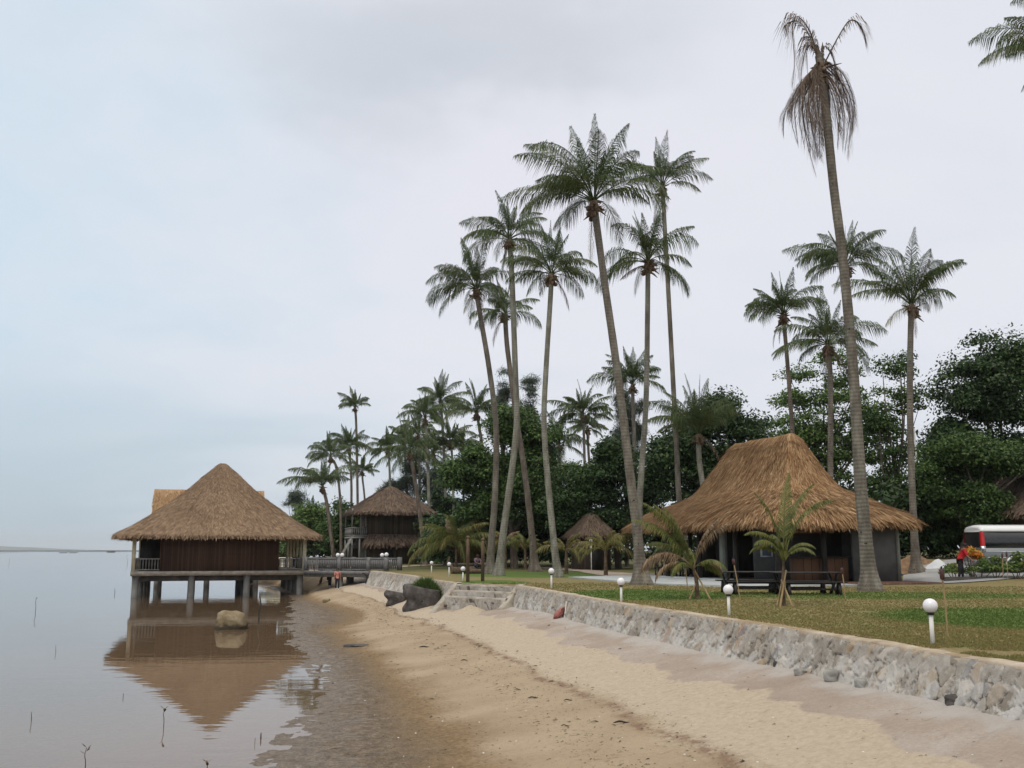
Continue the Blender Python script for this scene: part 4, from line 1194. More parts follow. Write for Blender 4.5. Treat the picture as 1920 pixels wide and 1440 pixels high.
# ------------------------------------------------------------------ palms
def frond(mb, o, az, el, L, bend, rs, nl=50, wl=.26, droop=1.0, w=.045, tilt=0.0, fold=1.0, sweep=0.0, start=.14, bpow=1.35, twist=0.0, path=None):
    """one feathery frond: bent rachis with drooping leaflets on both sides (angles in degrees)"""
    n = 14
    s = np.linspace(0, 1, n)
    th = R(el) - R(bend) * s ** bpow
    a = R(az) + R(sweep) * s ** 1.5
    T = np.stack([np.cos(th) * np.cos(a), np.cos(th) * np.sin(a), np.sin(th)], -1)
    P = np.array(o) + np.concatenate([np.zeros((1, 3)), np.cumsum((T[1:] + T[:-1]) / 2 * (L / (n - 1)), 0)])
    if path is not None:
        P = catmull(path, n)
        T = np.gradient(P, axis=0); T /= np.linalg.norm(T, axis=1)[:, None] + 1e-9
        L = float(np.linalg.norm(np.diff(P, axis=0), axis=1).sum())
        a = np.full(n, math.atan2(P[-1, 1] - P[0, 1], P[-1, 0] - P[0, 0] + 1e-6))
    rr = np.linspace(.03, .005, n) * (L / 3.5) ** .5
    mb.tube(P, rr, 4, cap=False)
    side0 = np.stack([-np.sin(a), np.cos(a), np.zeros(n)], -1)
    up0 = np.cross(T, side0) * -1
    up0 *= np.sign(up0[:, 2:3] + 1e-6)
    t0 = (R(tilt) + R(twist) * s)[:, None]
    side = side0 * np.cos(t0) + up0 * np.sin(t0)
    up = up0 * np.cos(t0) - side0 * np.sin(t0)
    q = np.linspace(start, 1.0, nl) + (rs.rand(nl) - .5) * .012
    q = np.clip(q, 0, 1)
    ip = lambda A: np.stack([np.interp(q, s, A[:, k]) for k in range(3)], -1)
    p, tt, sd, uu = ip(P), ip(T), ip(side), ip(up)
    tt /= np.linalg.norm(tt, axis=1)[:, None]
    prof = np.clip(.45 + .75 * np.sin(np.pi * np.clip((q - .02) * .92 + .10, 0, 1)), 0, 1.1) * (1 - .45 * np.clip((q - .7) / .3, 0, 1))
    for sg in (-1, 1):
        l = L * wl * prof * (.82 + .36 * rs.rand(nl))
        an = R(50) - R(28) * q + R(16) * (rs.rand(nl) - .5)
        d = np.cos(an)[:, None] * tt + np.sin(an)[:, None] * (sd * sg * fold + uu * (.22 + .18 * (rs.rand(nl)[:, None] - .5)))
        d /= np.linalg.norm(d, axis=1)[:, None]
        dr = (droop * (.75 + .5 * rs.rand(nl)) * l)[:, None] * np.array([0, 0, -1.0])
        m1 = p + d * (l * .46)[:, None] + dr * .15
        tip = p + d * (l * .72)[:, None] + dr * .74
        ww = tt * (w / 2) * (.7 + .5 * rs.rand(nl)[:, None])
        V = np.stack([p - ww * .6, p + ww * .6, m1 + ww, m1 - ww, tip], 1).reshape(-1, 3)
        i = np.arange(nl)[:, None] * 5
        b = mb.n
        mb.add(V, i + np.array([0, 1, 2, 3]))
        mb.f[3].append(i + np.array([3, 2, 4]) + b)


def crown_mesh(o, L, seed, nf=24, nl=50, w=.05, lean=(0, 0), lowest=-28, droop=1.0, top=86, mats=None, bendk=1.0, wl=.24):
    rs = np.random.RandomState(seed)
    mb = MB()
    wind = R(180 + rs.uniform(-40, 40))
    for k in range(nf):
        f = (k + .5) / nf
        if rs.rand() < .10:
            continue
        if f < .22:
            el = top - 40 * f + rs.uniform(-7, 5)
        else:
            el = 70 - (70 - (lowest + 34)) * (f - .22) / .78 + rs.uniform(-9, 9)
        az = k * 137.5 + rs.uniform(-16, 16) + seed * 31
        ll = L * (.86 if f < .1 else 1.0) * (.92 + .12 * min(1, f * 2.2)) * rs.uniform(.66, 1.12)
        bend = (rs.uniform(6, 24) if f < .22 else rs.uniform(58, 104)) * bendk
        az_ = R(az)
        vx, vy = math.cos(az_) + lean[0] * .6 - .12, math.sin(az_) + lean[1] * .6
        frond(mb, np.array(o) + np.array([math.cos(az_) * .07, math.sin(az_) * .07, .25 * (1 - f)]), math.degrees(math.atan2(vy, vx)), el, ll, bend, rs, nl, wl, droop, w, rs.uniform(-50, 50), 1.0, rs.uniform(-30, 30), start=.2, twist=rs.uniform(-60, 60))
    return mb


def husks(o, seed, r=.22, n=26, drop=.5):
    """old leaf bases and nuts under the crown"""
    rs = np.random.RandomState(seed + 77)
    mb = MB()
    for k in range(n):
        a = rs.rand() * 6.28
        z = -drop * rs.rand() + .15
        p = np.array(o) + np.array([math.cos(a) * r * .5, math.sin(a) * r * .5, z])
        d = np.array([math.cos(a), math.sin(a), rs.uniform(-.9, .7)])
        l = rs.uniform(.18, .5)
        mb.tube([p, p + d * l * .5, p + d * l + np.array([0, 0, -.06])], [.055, .05, .012], 5)
    for k in range(n // 4):
        a = rs.rand() * 6.28
        c = np.array(o) + np.array([math.cos(a) * r * 1.1, math.sin(a) * r * 1.1, -drop * rs.uniform(.2, .9)])
        mb.lathe([(0, -.13), (.08, -.10), (.11, 0), (.08, .10), (0, .13)], 8, c)
    mb.lathe([(0, -drop), (r * .75, -drop * .8), (r * 1.05, -drop * .3), (r * .9, .1), (0, .35)], 9, o)
    return mb


def catmull(P, n):
    P = np.asarray(P, float)
    P = np.vstack([2 * P[0] - P[1], P, 2 * P[-1] - P[-2]])
    out = []
    m = len(P) - 3
    for t_ in np.linspace(0, m - 1e-6, n):
        i = int(t_); u = t_ - i
        a, b, c, d = P[i:i + 4]
        out.append(.5 * (2 * b + (c - a) * u + (2 * a - 5 * b + 4 * c - d) * u ** 2 + (3 * b - a - 3 * c + d) * u ** 3))
    return np.array(out)


def trunk_mesh(P, r0, r1, flare, n=46, k=12, seed=0):
    C = catmull(P, n)
    L = np.concatenate([[0], np.cumsum(np.linalg.norm(np.diff(C, axis=0), axis=1))])
    # denser rings near the foot
    f = np.linspace(0, 1, n) ** 1.35
    C = np.stack([np.interp(f * L[-1], L, C[:, q]) for q in range(3)], -1)
    l = f * L[-1]
    r = r1 + (r0 - r1) * np.exp(-l / (L[-1] * .42)) + flare * np.exp(-l / .45)
    r = r * (1 + .05 * (vnoise(l * 2.2, l * 0, seed) - .5))
    C[0, 2] -= .25
    return MB().tube(C, r, k, cap=False)


PALM_N = [0]


def palm(path, Y, L, label, group, r0=.19, r1=.125, flare=.22, nf=24, nl=48, w=.055, bark='trunk_grey', leaf='palm', droop=1.0, lowest=-28, lean=(0, 0), top=86, ztop=None, bendk=1.0, ydrift=0.0, husk=True, name='coconut_palm', wl=.24):
    PALM_N[0] += 1
    sd = PALM_N[0]
    pts = [at(u, v, Y + ydrift * i / len(path)) for i, (u, v) in enumerate(path)]
    pts[0][2] = float(lawn_z(pts[0][0], pts[0][1])) if ztop is None else ztop
    base = pts[0].copy()
    P = np.array(pts) - base
    root = thing(name, label, 'palm tree', base, 0, group)
    trunk_mesh(P, r0, r1, flare, seed=sd).build('trunk', bark, root, smooth=True)
    near = Y < 75
    crown_mesh(P[-1], L, sd, int(nf * 1.35), int(nl * (1.35 if near else 1.15)), w * (.64 if near else .8), lean, lowest, droop, top, None, bendk, wl).build('crown', leaf, root)
    rs = np.random.RandomState(sd + 500)
    for k in range(rs.randint(1, 4) if near else rs.randint(0, 2)):
        mb = MB()
        frond(mb, P[-1] + np.array([0, 0, -.15]), rs.uniform(0, 360), rs.uniform(-35, 5), L * rs.uniform(.5, .8), rs.uniform(45, 75), rs, 40, .2, 1.1, w * .6, rs.uniform(-40, 40), .6, start=.15, bpow=.7)
        mb.build('dead_frond', 'palm_dead' if rs.rand() < .6 else 'palm_yellow', root)
    if husk:
        husks(P[-1] + np.array([0, 0, -.15]), sd, drop=.28 * L * .6).build('leaf_bases', 'husk', root)
    return root


GP = 'tall coconut palms on the lawn'
palm([(1203, 1097), (1195, 1000), (1180, 880), (1158, 700), (1135, 540), (1120, 430), (1113, 378)], 43, 4.1, 'tallest living coconut palm, with a thick leaning trunk left of the bar hut', GP, .235, .15, .34, 27, 58, .055, lean=(-.25, 0), lowest=-12)
palm([(1197, 1085), (1200, 930), (1211, 760), (1214, 600), (1215, 492)], 48, 3.1, 'slim pale coconut palm rising from behind the thick leaning trunk left of the bar hut', GP, .17, .12, .15, 24, 48, .055, 'trunk_pale', lowest=-32)
palm([(1290, 1075), (1283, 1000), (1273, 930), (1268, 830), (1256, 600), (1246, 420), (1242, 350)], 64, 3.6, 'tall straight coconut palm with a small upswept crown just left of the bar hut', GP, .20, .14, .15, 18, 48, .06, lowest=5)
palm([(935, 1079), (945, 990), (960, 880), (969, 790), (966, 690), (960, 520), (955, 450)], 58, 3.0, 'pale curved coconut palm, its trunk crossing another trunk in an X', GP, .23, .15, .2, 22, 46, .06, 'trunk_pale', lowest=-30, lean=(-.15, 0))
palm([(918, 1074), (922, 1010), (928, 930), (930, 800), (917, 690), (901, 595), (893, 543)], 62, 3.3, 'bowed coconut palm with a low hanging frond, leftmost of the tall group', GP, .23, .15, .2, 24, 46, .06, lowest=-30, lean=(-.3, 0))
palm([(1003, 1068), (997, 1000), (983, 880), (969, 790), (956, 690), (950, 640), (947, 590)], 69, 3.0, 'coconut palm leaning left behind the pale trunk it crosses, with a broad foot', GP, .25, .16, .35, 20, 44, .065, 'trunk_brown', lowest=-20, top=80)
palm([(1047, 1082), (1040, 1030), (1027, 900), (1020, 790), (1024, 690), (1032, 560), (1034, 515)], 55, 3.1, 'slim bowed coconut palm between the crossing palms and the thick leaning one', GP, .20, .135, .16, 22, 48, .06, 'trunk_pale', lowest=-18)
palm([(1490, 1085), (1487, 850), (1481, 740), (1473, 640), (1469, 592)], 60, 3.0, 'small crowned coconut palm rising straight behind the ridge of the bar hut', GP, .17, .12, .1, 20, 46, .06, 'trunk_brown', lowest=-8, lean=(-.3, 0))
palm([(1557, 1075), (1557, 900), (1557, 720), (1552, 648)], 56, 3.3, 'coconut palm with a drooping left frond behind the right slope of the bar hut roof', GP, .19, .14, .1, 24, 48, .06, lowest=-30)
palm([(1612, 1065), (1603, 800), (1592, 580), (1586, 500)], 60, 3.6, 'coconut palm crown standing behind the trunk of the tall dead palm', GP, .19, .14, .1, 23, 48, .065, lowest=-20)
palm([(1718, 1062), (1713, 980), (1708, 850), (1706, 720), (1708, 600), (1709, 572)], 50, 3.7, 'coconut palm with wide arching fronds standing right of the bar hut beside the driveway', GP, .20, .14, .28, 19, 52, .06, lowest=8)
palm([(2010, 1110), (2000, 700), (1985, 300), (1980, 92)], 35, 3.2, 'palm cut by the upper right edge of the view, only its left fronds showing', GP, .2, .14, .2, 26, 56, .05, lowest=-25)

GM = 'shorter coconut palms along the tree line'
palm([(1195, 1050), (1190, 850), (1187, 760), (1186, 722)], 84, 3.6, 'upright coconut palm behind the two tall trunks left of the bar hut', GM, .2, .15, .1, 20, 42, .08, lowest=-5)
palm([(1100, 1050), (1098, 960), (1095, 820), (1093, 780)], 95, 3.7, 'thin trunked palm above the small pyramid roofed hut', GM, .17, .12, .1, 22, 42, .085, 'trunk_pale', lowest=-25)
palm([(1108, 1050), (1106, 900), (1103, 840), (1101, 805)], 104, 2.6, 'lower dark palm close behind the thin trunked palm over the small hut', GM, .17, .13, .1, 18, 38, .09, 'trunk_brown', lowest=-20)
palm([(1056, 1050), (1055, 950), (1050, 880), (1049, 835)], 98, 3.5, 'dark palm with hanging fronds just right of the slim bowed trunk', GM, .17, .13, .1, 20, 40, .085, 'trunk_brown', lowest=-40)
palm([(1337, 1080), (1329, 990), (1317, 905), (1311, 860), (1310, 815)], 62, 3.7, 'stout dark crowned palm whose trunk goes behind the left slope of the bar hut roof', GM, .21, .16, .1, 24, 48, .065, 'trunk_pale', lowest=5, bendk=.8)
palm([(908, 1050), (904, 850), (899, 805), (894, 775)], 96, 3.6, 'palm with upright fronds left of the bowed trunk of the tall group', GM, .2, .14, .1, 20, 42, .085, lowest=-10)
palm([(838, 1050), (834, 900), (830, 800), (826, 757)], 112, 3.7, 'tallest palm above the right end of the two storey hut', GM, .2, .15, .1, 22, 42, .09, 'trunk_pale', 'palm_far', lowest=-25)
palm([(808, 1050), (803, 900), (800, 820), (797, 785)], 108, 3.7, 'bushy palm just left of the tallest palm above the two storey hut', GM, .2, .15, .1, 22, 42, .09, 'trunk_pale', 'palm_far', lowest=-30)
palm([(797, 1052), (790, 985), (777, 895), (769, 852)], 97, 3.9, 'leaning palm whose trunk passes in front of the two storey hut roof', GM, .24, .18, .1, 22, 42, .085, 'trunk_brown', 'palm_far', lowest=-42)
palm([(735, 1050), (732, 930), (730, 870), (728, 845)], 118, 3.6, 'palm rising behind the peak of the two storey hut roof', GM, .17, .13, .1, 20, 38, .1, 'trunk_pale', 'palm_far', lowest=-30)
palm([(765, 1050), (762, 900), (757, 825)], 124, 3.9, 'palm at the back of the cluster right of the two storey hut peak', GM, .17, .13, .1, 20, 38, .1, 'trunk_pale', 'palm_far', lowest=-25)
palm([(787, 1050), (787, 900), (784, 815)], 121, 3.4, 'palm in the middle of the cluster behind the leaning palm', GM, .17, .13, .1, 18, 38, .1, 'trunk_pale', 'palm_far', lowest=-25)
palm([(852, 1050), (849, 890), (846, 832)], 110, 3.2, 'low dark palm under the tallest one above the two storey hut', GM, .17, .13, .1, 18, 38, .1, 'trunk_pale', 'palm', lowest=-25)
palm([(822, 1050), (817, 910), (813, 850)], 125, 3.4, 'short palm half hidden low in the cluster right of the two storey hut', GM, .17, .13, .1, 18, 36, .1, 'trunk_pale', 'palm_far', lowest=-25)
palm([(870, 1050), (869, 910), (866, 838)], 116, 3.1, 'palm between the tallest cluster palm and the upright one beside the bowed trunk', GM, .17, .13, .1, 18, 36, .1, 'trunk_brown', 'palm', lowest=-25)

GL = 'palms behind the stilt hut and footbridge'
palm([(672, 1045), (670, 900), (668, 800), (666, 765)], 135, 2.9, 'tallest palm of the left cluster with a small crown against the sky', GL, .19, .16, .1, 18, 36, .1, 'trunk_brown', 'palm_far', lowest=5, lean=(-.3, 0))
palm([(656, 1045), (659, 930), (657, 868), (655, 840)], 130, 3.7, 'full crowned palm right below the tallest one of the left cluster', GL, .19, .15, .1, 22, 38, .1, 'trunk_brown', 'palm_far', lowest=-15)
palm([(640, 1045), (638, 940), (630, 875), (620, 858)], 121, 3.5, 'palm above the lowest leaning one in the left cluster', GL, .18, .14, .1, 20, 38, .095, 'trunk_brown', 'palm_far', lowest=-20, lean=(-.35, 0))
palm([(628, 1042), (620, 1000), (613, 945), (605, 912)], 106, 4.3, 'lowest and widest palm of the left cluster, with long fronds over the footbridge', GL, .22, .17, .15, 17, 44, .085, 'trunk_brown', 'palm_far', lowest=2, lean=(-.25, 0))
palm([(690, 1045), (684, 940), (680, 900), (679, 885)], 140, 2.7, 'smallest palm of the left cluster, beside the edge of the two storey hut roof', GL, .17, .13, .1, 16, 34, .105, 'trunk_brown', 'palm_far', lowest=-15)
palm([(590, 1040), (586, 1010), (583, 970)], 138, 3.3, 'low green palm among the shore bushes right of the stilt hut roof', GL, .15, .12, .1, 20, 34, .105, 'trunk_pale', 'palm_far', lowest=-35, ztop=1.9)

# the tall dead palm: brown fronds hanging down its trunk
pts = np.array([at(u, v, 37.2) for u, v in [(1632, 1103), (1622, 1000), (1613, 900), (1600, 700), (1582, 500), (1563, 350), (1550, 220), (1541, 140), (1536, 105)]])
pts[0][2] = float(lawn_z(pts[0][0], pts[0][1]))
base = pts[0].copy(); P = pts - base
dp = thing('dead_palm', 'tall dead palm with brown fronds hanging down its bare grey trunk', 'palm tree', base)
trunk_mesh(P, .265, .155, .30, seed=99).build('trunk', 'trunk_grey', dp, smooth=True)
rs = np.random.RandomState(12)
mb = MB()
tp = P[-1]
HANG = [[(-5, 20), (-35, 60), (-62, 95), (-65, 140)], [(-5, 25), (-40, 75), (-48, 140), (-40, 190)], [(-8, 30), (-38, 90), (-35, 160), (-20, 218)], [(-5, 20), (-25, 90), (-22, 160), (-12, 205)],
        [(-5, 40), (-50, 95), (-55, 150), (-50, 185)], [(0, 20), (-8, 80), (-5, 140), (0, 190)], [(5, 20), (8, 90), (10, 150), (8, 180)], [(10, 10), (45, 40), (65, 105), (52, 178)], [(10, 30), (35, 80), (42, 140), (36, 202)],
        [(8, 40), (25, 100), (30, 160), (28, 192)], [(10, 20), (52, 70), (62, 120), (58, 160)], [(-3, 20), (-16, 70), (-14, 130), (-18, 175)]]
TOPF = [[(-5, 10), (-15, -50), (-40, -85), (-52, -60), (-50, 10), (-56, 60)], [(-3, 5), (-25, -62), (-48, -82), (-62, -50)], [(0, 0), (-20, -22), (-36, 20), (-42, 85)], [(8, 20), (40, -40), (65, -76), (88, -68), (97, -30)],
        [(3, 10), (12, -20), (28, 10), (30, 60)], [(0, 15), (-2, -38)], [(4, 15), (9, -30)], [(-2, 10), (-14, -45), (-24, -20), (-26, 40)]]
for paths, copies in ((HANG, 3), (TOPF, 1)):
    for pth in paths:
        for c in range(copies):
            dy = 0.0 if c == 0 else rs.uniform(-.9, .9)
            kx, kz = (1, 1) if c == 0 else (rs.uniform(.55, 1.15), rs.uniform(.6, 1.15))
            q = [tp + np.array([x * .0198 * kx, dy * min(1, i / 1.5) + .05 * rs.randn(), -z * .0198 * kz]) for i, (x, z) in enumerate(pth)]
            frond(mb, tp, 0, 0, 3, 0, rs, 52 if copies > 1 else 60, .19 if copies > 1 else .24, .9, .034, rs.uniform(-40, 40), .7, start=.08, path=q)
mb.tube([tp, tp + np.array([-.1, 0, .5])], [.12, .03], 6)
mb.tube([tp + np.array([0, 0, -.6]), tp + np.array([.35, 0, -.45]), tp + np.array([.85, -.1, -.36])], [.03, .06, .01], 6)
mb.tube([tp + np.array([0, 0, -.8]), tp + np.array([.5, 0, -.85])], [.05, .02], 6)
mb.build('crown', 'palm_dead', dp)
husks(tp + np.array([0, 0, -.45]), 5, .2, 26, .9).build('leaf_bases', 'husk', dp)


# young palms: each frond a part
def young(name, label, u, v, Y, zoff, stem, fr, group, stakes=(), seed=0, nl=44, w=.03, mat='palm_young', droop=.9, r=.07, wl=.25):
    rs = np.random.RandomState(seed + 300)
    b = at(u, v, Y); b[2] = float(lawn_z(b[0], b[1]))
    root = thing(name, label, 'young palm', b, 0, group)
    st_ = np.array(stem, float)
    MB().tube(catmull(np.vstack([[0, 0, -.1], st_]), 12), np.linspace(r * 1.2, r * .6, 12), 9).build('trunk', 'husk', root, smooth=True)
    for q in fr:
        az, el, L, bend = q[:4]
        m = q[4] if len(q) > 4 else mat
        mb = MB()
        frond(mb, st_[-1] + np.array([math.cos(R(az)) * .04, math.sin(R(az)) * .04, -.1 * rs.rand()]), az, el, L, bend, rs, nl, wl, droop, w, rs.uniform(-35, 35), .9, rs.uniform(-14, 14), start=.22)
        mb.build('frond', m, root)
    for a, b_ in stakes:
        MB().tube([a, b_], [.028, .024], 6).build('stake', 'cane', root)
    return root


GY = 'young palms planted on the lawn'
young('young_palm', 'young palm tied to stakes with a curled dry spear, left of the picnic tables', 1307, 1119, 31.3, 0, [(0, 0, .5), (-.1, 0, 1.0)],
      [(185, 74, 2.5, 48), (178, 66, 2.4, 60), (170, 78, 2.3, 40), (195, 82, 2.2, 40), (160, 60, 1.7, 80), (182, 50, 1.9, 128, 'palm_dry'), (188, 42, 1.9, 110, 'palm_dry'), (200, 30, 1.6, 110, 'palm_dry'),
       (15, 72, 1.9, 60, 'palm_dry'), (5, 80, 1.8, 50, 'palm_dry'), (30, 40, 1.3, 110, 'palm_dry'), (350, 20, 1.0, 95), (330, 45, 1.2, 110), (260, 55, 1.2, 110), (225, 35, 1.2, 110), (90, 60, 1.4, 90)], GY,
      [((.36, -.2, 0), (-.10, 0, .95)), ((-.26, -.15, 0), (.05, 0, .62)), ((.05, .25, 0), (0, 0, .7))], 1, 66, .036, wl=.22)
young('young_palm', 'taller young palm tied to crossed stakes in front of the picnic tables', 1470, 1135, 27.2, 0, [(.0, 0, .6), (.05, 0, 1.3)],
      [(60, 87, 2.5, 34), (35, 83, 2.6, 60), (12, 80, 2.5, 82), (150, 86, 1.9, 40), (185, 78, 1.45, 105), (200, 72, 1.25, 115), (170, 66, 1.1, 125), (355, 74, 1.05, 122), (335, 64, 1.0, 125), (250, 66, 1.2, 115), (95, 70, 1.4, 105)], GY,
      [((-.16, -.22, 0), (.10, .02, .95)), ((.17, -.18, 0), (-.04, 0, .70)), ((-.15, .12, 0), (.02, 0, .8)), ((.08, .2, 0), (.05, 0, .65))], 2, 70, .038, droop=.8, wl=.19, r=.05)


def bush(name, label, u, v, Y, hs, L, n, seed, mat, lean=0, w=.05, nl=32):
    rs = np.random.RandomState(seed)
    fr = []
    for k in range(n):
        f = (k + .5) / n
        fr.append((k * 137.5 + rs.uniform(-20, 20), 84 - 62 * f + rs.uniform(-6, 6), L * rs.uniform(.8, 1.1) * (.75 + .3 * f), (70 + 45 * f) * rs.uniform(.8, 1.2), mat if rs.rand() > .22 else ('palm_yellow' if rs.rand() > .35 else 'palm_dry')))
    return young(name, label, u, v, Y, 0, [(0, 0, hs * .6), (lean, 0, hs)], fr, GY, (), seed, nl, w, mat, 1.0, .11)


bush('young_palm', 'big bushy young palm with yellow green arching fronds, right of the two storey hut', 855, 1068, 80, 1.7, 4.4, 26, 61, 'palm_young', w=.05, nl=52)
bush('young_palm', 'small yellowish young palm left of the bowed trunk, behind the rope posts', 905, 1067, 82, 1.6, 2.2, 14, 62, 'palm_yellow', w=.06)
bush('young_palm', 'yellow young palm just left of the thick leaning trunk, in front of the small hut', 1136, 1076, 58, 1.5, 2.1, 15, 63, 'palm_yellow', w=.045)
bush('young_palm', 'feathery young palm right of the slim bowed trunk', 1062, 1072, 62, 1.4, 2.0, 12, 64, 'palm_yellow', w=.045)
bush('young_palm', 'droopy young palm between the pale trunk and the broad footed leaning trunk', 985, 1066, 76, 1.7, 2.0, 12, 65, 'palm_young', w=.055)
bush('young_palm', 'yellow young palm growing close behind the pale crossing trunk', 948, 1068, 78, 1.9, 2.2, 12, 66, 'palm_yellow', w=.055)
bush('young_palm', 'dusky young palm in the dark space left of the open bar hut', 1262, 1072, 60, 1.3, 2.0, 14, 67, 'palm', w=.045)


# ------------------------------------------------------------------ broadleaf trees
def leaves(mb, C, Rr, per, size, rs, aspect=.55, up=.5, hang=0.0):
    """leaf sized faces over the upper shells of clumps; C (n,3) centres, Rr (n,) radii"""
    n = len(C)
    k = n * per
    c = np.repeat(C, per, 0); r = np.repeat(Rr, per)
    d = rs.randn(k, 3); d /= np.linalg.norm(d, axis=1)[:, None]
    d[:, 2] = np.where(d[:, 2] < -.25, -d[:, 2] * .6, d[:, 2])
    rad = r * (.30 + .85 * rs.rand(k) ** .8)
    p = c + d * rad[:, None] * np.array([1.1, 1.1, .95])
    nr = d * .55 + rs.randn(k, 3) * .55 + np.array([0, 0, up])
    nr /= np.linalg.norm(nr, axis=1)[:, None]
    a = np.cross(nr, rs.randn(k, 3)); a /= np.linalg.norm(a, axis=1)[:, None]
    if hang:
        a = a * (1 - hang) + np.array([0, 0, -hang]); a /= np.linalg.norm(a, axis=1)[:, None]
    b = np.cross(nr, a); b /= np.linalg.norm(b, axis=1)[:, None] + 1e-9
    l = size * (.6 + .8 * rs.rand(k))
    w = l * aspect
    V = np.stack([p - a * l[:, None] * .5, p + b * w[:, None] * .5, p + a * l[:, None] * .5, p - b * w[:, None] * .5], 1).reshape(-1, 3)
    mb.add(V, np.arange(4 * k).reshape(-1, 4))


def tree(label, Y, foot, ells, leaf='leaf_dark', seed=0, ncl=50, per=130, size=.42, cr=1.1, r0=.28, group='broadleaf trees behind the lawn', name='broadleaf_tree', aspect=.55, depth=1.0, hang=0.0, zb=None, up=.5):
    """ells: crown ellipses (u, v, ru, rv) in photo pixels, placed at distance Y with real depth"""
    rs = np.random.RandomState(seed + 1000)
    b = at(foot[0], foot[1], Y)
    b[2] = float(lawn_z(b[0], b[1])) if zb is None else zb
    root = thing(name, label, 'tree', b, 0, group)
    m = Y / F
    tot = sum(e[2] * e[3] for e in ells)
    Cs, Rs = [], []
    for e in ells:
        c = at(e[0], e[1], Y) - b
        k = max(6, int(1.35 * ncl * e[2] * e[3] / tot))
        q = rs.randn(k, 3); q /= np.linalg.norm(q, axis=1)[:, None]
        q *= (rs.rand(k) ** .42)[:, None]
        rr = cr * rs.uniform(.65, 1.25, k)
        ax = np.array([max(e[2] * m - cr * .6, .3), max((e[2] + e[3]) / 2 * m * depth - cr * .5, .3), max(e[3] * m - cr * .45, .3)])
        Cs.append(c + q * ax); Rs.append(rr)
    Cs, Rs = np.vstack(Cs), np.concatenate(Rs)
    mb = MB()
    leaves(mb, Cs, Rs, per, size, rs, aspect, up, hang)
    mb.build('crown', leaf, root)
    top = Cs.mean(0)
    tm = MB()
    fork = np.array([top[0] * .5, top[1] * .5, max(1.2, Cs[:, 2].min() * .7 + .5)])
    tm.tube(catmull([(0, 0, -.3), fork * np.array([.4, .4, .5]), fork, top * .55 + fork * .45, top], 14), np.linspace(r0, r0 * .22, 14), 9)
    for i in rs.choice(len(Cs), min(len(Cs), 22), replace=False):
        a = fork + (top - fork) * rs.rand() * .7
        mid = (a + Cs[i]) / 2 + rs.randn(3) * .25
        tm.tube(catmull([a, mid, Cs[i]], 7), np.linspace(r0 * .38, .02, 7), 5)
    tm.build('trunk', 'bark', root, smooth=True)
    return root


tree('huge dark broadleaf tree filling the right edge behind the van', 66, (1850, 1040), [(1850, 740, 115, 115), (1935, 720, 110, 110), (1775, 850, 55, 90), (1840, 900, 110, 110), (1950, 900, 110, 120), (1760, 960, 70, 70), (1860, 985, 70, 55)], 'leaf_dark', 1, 190, 402, 0.238, 1.3, .45)
tree('lower rounded bright green tree in front of the huge dark tree', 58, (1800, 1040), [(1800, 860, 75, 50), (1885, 870, 80, 48), (1960, 860, 60, 50), (1740, 920, 50, 55), (1820, 950, 80, 60)], 'leaf_mid', 2, 90, 367, 0.189, .95, .25)
tree('airy light green tree behind the bar hut roof', 72, (1555, 1040), [(1500, 790, 75, 110), (1570, 740, 90, 85), (1450, 840, 50, 70), (1560, 870, 110, 90), (1630, 830, 60, 120)], 'leaf_light', 3, 105, 218, 0.224, 1.0, .3)
tree('slender open branched tree with sparse round leaf tufts left of the driveway palm', 66, (1680, 1040), [(1680, 690, 42, 40), (1700, 760, 45, 45), (1655, 800, 40, 60), (1690, 850, 42, 50), (1670, 930, 60, 70)], 'leaf_mid', 4, 44, 175, 0.210, .85, .2)
tree('dense dark tree left of the bar hut ridge', 70, (1330, 1040), [(1350, 790, 55, 60), (1300, 840, 90, 60), (1390, 830, 60, 70), (1240, 880, 60, 60), (1330, 910, 110, 80), (1420, 900, 60, 90)], 'leaf_dark', 5, 130, 350, 0.238, 1.15, .35)
tree('spreading dark tree between the two tall trunks and the small hut', 78, (1160, 1040), [(1160, 870, 60, 50), (1110, 920, 70, 50), (1200, 920, 60, 60), (1060, 960, 60, 50), (1170, 980, 90, 50)], 'leaf_dark', 6, 100, 332, 0.252, 1.15, .3)
tree('light leaved tree behind the thin trunked palm of the small hut', 86, (1090, 1040), [(1075, 900, 60, 35), (1130, 890, 50, 30), (1030, 930, 50, 45)], 'leaf_light', 7, 46, 245, 0.238, .95, .22)
tree('broad green tree behind the crossing trunks', 82, (965, 1040), [(960, 800, 60, 55), (1010, 850, 60, 60), (900, 880, 70, 50), (860, 900, 45, 40), (960, 920, 90, 70), (1030, 960, 60, 50), (890, 960, 60, 50)], 'leaf_mid', 8, 150, 350, 0.252, 1.15, .35)
tree('dark filling tree low between the tall group and the bushy young palm', 88, (1000, 1045), [(1000, 990, 90, 40), (920, 990, 60, 40), (1080, 1000, 60, 40)], 'leaf_dark', 9, 70, 227, 0.336, 1.1, .25)
GC = 'feathery casuarina trees at the back'
tree('grey green casuarina with wispy top left of the slim bowed trunk', 92, (1000, 1040), [(995, 740, 14, 40), (1000, 800, 34, 50), (1015, 860, 40, 50)], 'needle', 10, 40, 150, .9, .7, .2, GC, 'casuarina_tree', .045, hang=.1)
tree('wispy casuarina behind the crossing trunks, reaching above the green tree', 93, (940, 1040), [(945, 735, 14, 45), (942, 800, 30, 50)], 'needle', 11, 30, 150, .9, .65, .2, GC, 'casuarina_tree', .045, hang=.1)
tree('tall casuarina behind the thick leaning trunk', 90, (1175, 1040), [(1170, 760, 22, 50), (1190, 800, 40, 60), (1165, 850, 36, 50)], 'needle', 12, 44, 150, .9, .75, .2, GC, 'casuarina_tree', .045, hang=.1)
